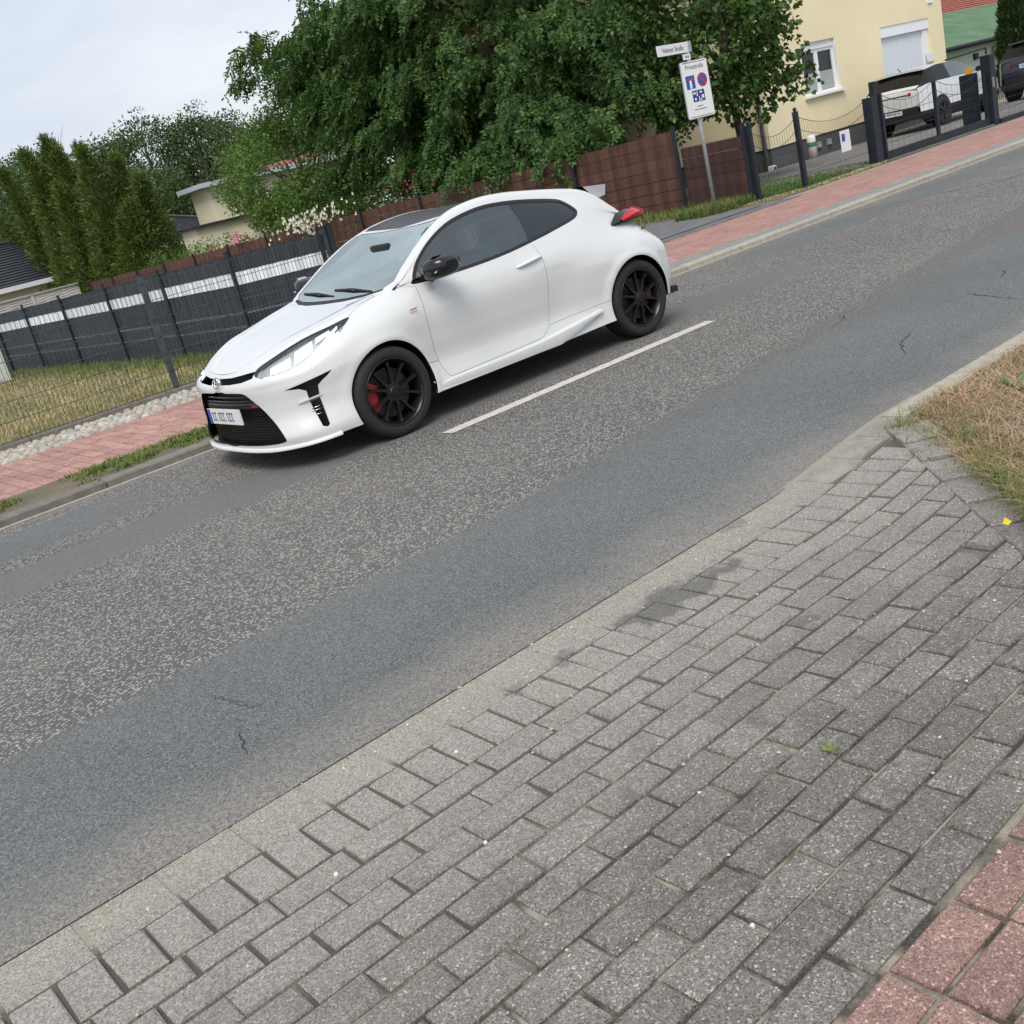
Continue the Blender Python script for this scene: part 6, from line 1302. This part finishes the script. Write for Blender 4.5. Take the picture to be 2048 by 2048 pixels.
# weeds on the verge strip beside the far kerb
c = RNG.uniform(-.2, 1, (420, 2)); T = np.stack([1.1+RNG.uniform(0, 1, 420)*4.6, 8.47+RNG.beta(2, 1.6, 420)*.62], 1); T = T[(np.sin(T[:, 0]*5.1)+np.sin(T[:, 0]*2.3+1) > -.75)]; P = np.repeat(T, 26, 0)+RNG.normal(size=(len(T)*26, 2))*np.array([.045, .035]); P = P[(P[:, 1] < 9.12) & (P[:, 1] > 8.44)]; P = np.column_stack([P, np.full(len(P), .058)]); n = len(P); grass('verge_weeds', 'green weeds between the far kerb and the red paving', P, RNG.uniform(.01, .055, n), RNG.uniform(.007, .016, n), RNG.uniform(.3, 1.6, n), M_WEED)
# weeds at the foot of the brown fence and along the mesh fence
n = 9000; t_ = RNG.uniform(0, 1, n); x = np.where(t_ < .5, RNG.normal(15.0, .35, n), RNG.uniform(13.9, 15.3, n)); y = np.where(t_ < .5, RNG.uniform(12.2, 20, n), RNG.uniform(11.55, 12.4, n)); k = (x < 15.42) & (x > 13.7+np.maximum(0, 11.9-y)); x, y = x[k], y[k]; P = np.stack([x, y, lotv(y)], 1); n = len(x); grass('fence_weeds', 'weeds and dry grass at the foot of the brown fence', P, RNG.uniform(.04, .22, n), RNG.uniform(.008, .018, n), RNG.uniform(.2, 1.1, n), M_WEED)
n = 2600; x = RNG.uniform(14.6, 18.2, n); y = 11.15-(.0 if True else 0)+np.maximum(0, 16-x)*.36-np.abs(RNG.normal(size=n))*.10; P = np.stack([x, y, np.full(n, .056)], 1); grass('path_weeds', 'dry weeds along the edge of the red footpath', P, RNG.uniform(.015, .05, n), RNG.uniform(.007, .015, n), RNG.uniform(.3, 1.4, n), M_DRY)
gs = MB().grid([[(13.9, 11.55, .05), (15.5, 11.55, .05)], [(14.2, 12.6, .045), (15.5, 12.6, .045)], [(14.5, 47, -.42), (15.5, 47, -.42)]]).build('fence_verge', M_SOIL, fix=False); kind(gs, 'structure')
# dry straw on the near right verge
n = 44000; y = 2.66-RNG.uniform(0, 1, n)**1.25*3.4; x = XL(y)+.16+RNG.uniform(0, 1, n)**1.25*5.5; P = np.stack([x, y, .035+.03*np.minimum(1, (x-XL(y))/.6)+RNG.uniform(0, .02, n)], 1); grass('straw', 'brown dry straw covering the near verge', P, RNG.uniform(.03, .16, n)*.34, RNG.uniform(.002, .0045, n), RNG.uniform(1.6, 4.5, n), M_STRAW)
T = np.concatenate([np.array([(4.18, 2.63), (4.2, 2.6), (3.42, 1.62), (3.38, 1.66), (3.55, 1.78), (3.68, 1.92), (3.8, 2.04), (4.45, 2.72), (4.32, 2.62), (4.62, 2.68), (5.0, 2.66), (5.35, 2.68), (5.8, 2.66), (6.1, 2.66), (4.15, 2.40), (4.02, 2.30), (3.95, 2.18), (3.85, 2.10), (3.72, 1.98), (3.62, 1.85), (3.5, 1.72), (3.45, 1.60), (3.35, 1.5), (4.10, 2.22), (3.9, 2.0), (3.75, 1.82)]), np.stack([RNG.uniform(4, 7, 14), RNG.uniform(1.6, 2.6, 14)], 1)]); P = np.repeat(T, 70, 0)+RNG.normal(size=(len(T)*70, 2))*.045; P = P[P[:, 1] < 2.70]; P = np.column_stack([P, np.full(len(P), .045)]); n = len(P); grass('verge_tufts', 'green tufts along the edge of the dry verge', P, RNG.uniform(.03, .11, n), RNG.uniform(.002, .005, n), RNG.uniform(.2, 1.2, n), M_WEED)
# single plants
def rosette(name, label, x, y, z, n, L, wd, mat):
    o = thing(name, label, 'plant', (x, y, z)); az = np.linspace(0, 2*math.pi, n, False)+RNG.normal(size=n)*.2; P = np.tile(np.array([x, y, z]), (n, 1)); d = np.stack([np.cos(az), np.sin(az), RNG.uniform(.15, .7, n)], 1)
    for k in range(n): V = rhomb(P[k:k+1], d[k:k+1], np.array([[0, 0, 1.]]), [L*RNG.uniform(.7, 1.1)], [wd]); MB().add([tuple(q) for q in V], [(0, 1, 2, 3)]).build('leaf', mat, o, fix=False)
M_DAND = plain('weed_leaf', (.14, .18, .05), .6, 0, .3, 30); rosette('weed', 'small green weed rooted in a joint of the grey paving', 1.92, 1.515, .0, 8, .045, .013, M_DAND); rosette('dock_plant', 'lush green leafy plant in the dry verge at the right edge', 4.84, 2.36, .05, 22, .15, .045, plain('dock_leaf', (.06, .15, .02), .5, 0, .25, 20)); rosette('weed', 'tuft of weed where the paving meets the kerb', 4.16, 2.70, .0, 9, .06, .012, M_DAND)
yl = thing('fallen_leaf', 'yellow fallen leaf on the edge of the dry verge', 'leaf', (3.29, 1.70, .05)); V = rhomb(np.array([[3.27, 1.69, .06]]), np.array([[.75, .55, .1]]), np.array([[0, .2, 1.]]), [.06], [.03]); MB().add([tuple(q) for q in V], [(0, 1, 2, 3)]).build('blade', plain('yellow_leaf', (.70, .50, .03), .6), yl, fix=False)
# pebbles and grit scattered on the paving
def m_peb(): t = NT('pebble'); t.P(Base_Color=t.ramp(t.island(), [(0, (.30, .22, .14)), (.3, (.55, .50, .42)), (.6, (.40, .30, .20)), (.8, (.62, .60, .57)), (1, (.05, .05, .05))]), Roughness=.8); return t.m
mb = MB(); M_PEB = m_peb()
for _ in range(520):
    x, y = RNG.uniform(.2, 3.9), RNG.uniform(1.0, 2.8)
    if RNG.uniform() < .35: y = 2.8-abs(RNG.normal())*.12
    if x > XL(y): continue
    r_ = .0022+abs(RNG.normal())*.0020; ring = [(x+r_*RNG.uniform(.7, 1.2)*math.cos(k), y+r_*RNG.uniform(.7, 1.2)*math.sin(k), .0) for k in np.linspace(0, 2*math.pi, 6, False)]; mb.add(ring+[(x, y, r_*.9)], [(i, (i+1) % 6, 6) for i in range(6)])
o = mb.build('grit', M_PEB, fix=False); kind(o, 'stuff', 'loose grit scattered over the grey paving')
for i, (x, y, r_, lb) in enumerate(((1.165, 2.045, .006, 'white pebble among the grey pavers near the middle'), (.86, 2.30, .007, 'white stone chip near the bottom left corner'), (1.40, 2.475, .0065, 'pale pebble lying in a joint of the row beside the gutter'), (1.30, 1.30, .006, 'white pebble on the paving near the red stones'))):
    me = cm[i % 6].copy(); o = bpy.data.objects.new('pebble', me); COL.objects.link(o); me.materials.clear(); me.materials.append(plain('white_pebble', (.66, .64, .60), .7)); o.location = (x, y, .001); o.scale = (r_/.05,)*3; tag(o, lb, 'pebble', 'loose pebbles')
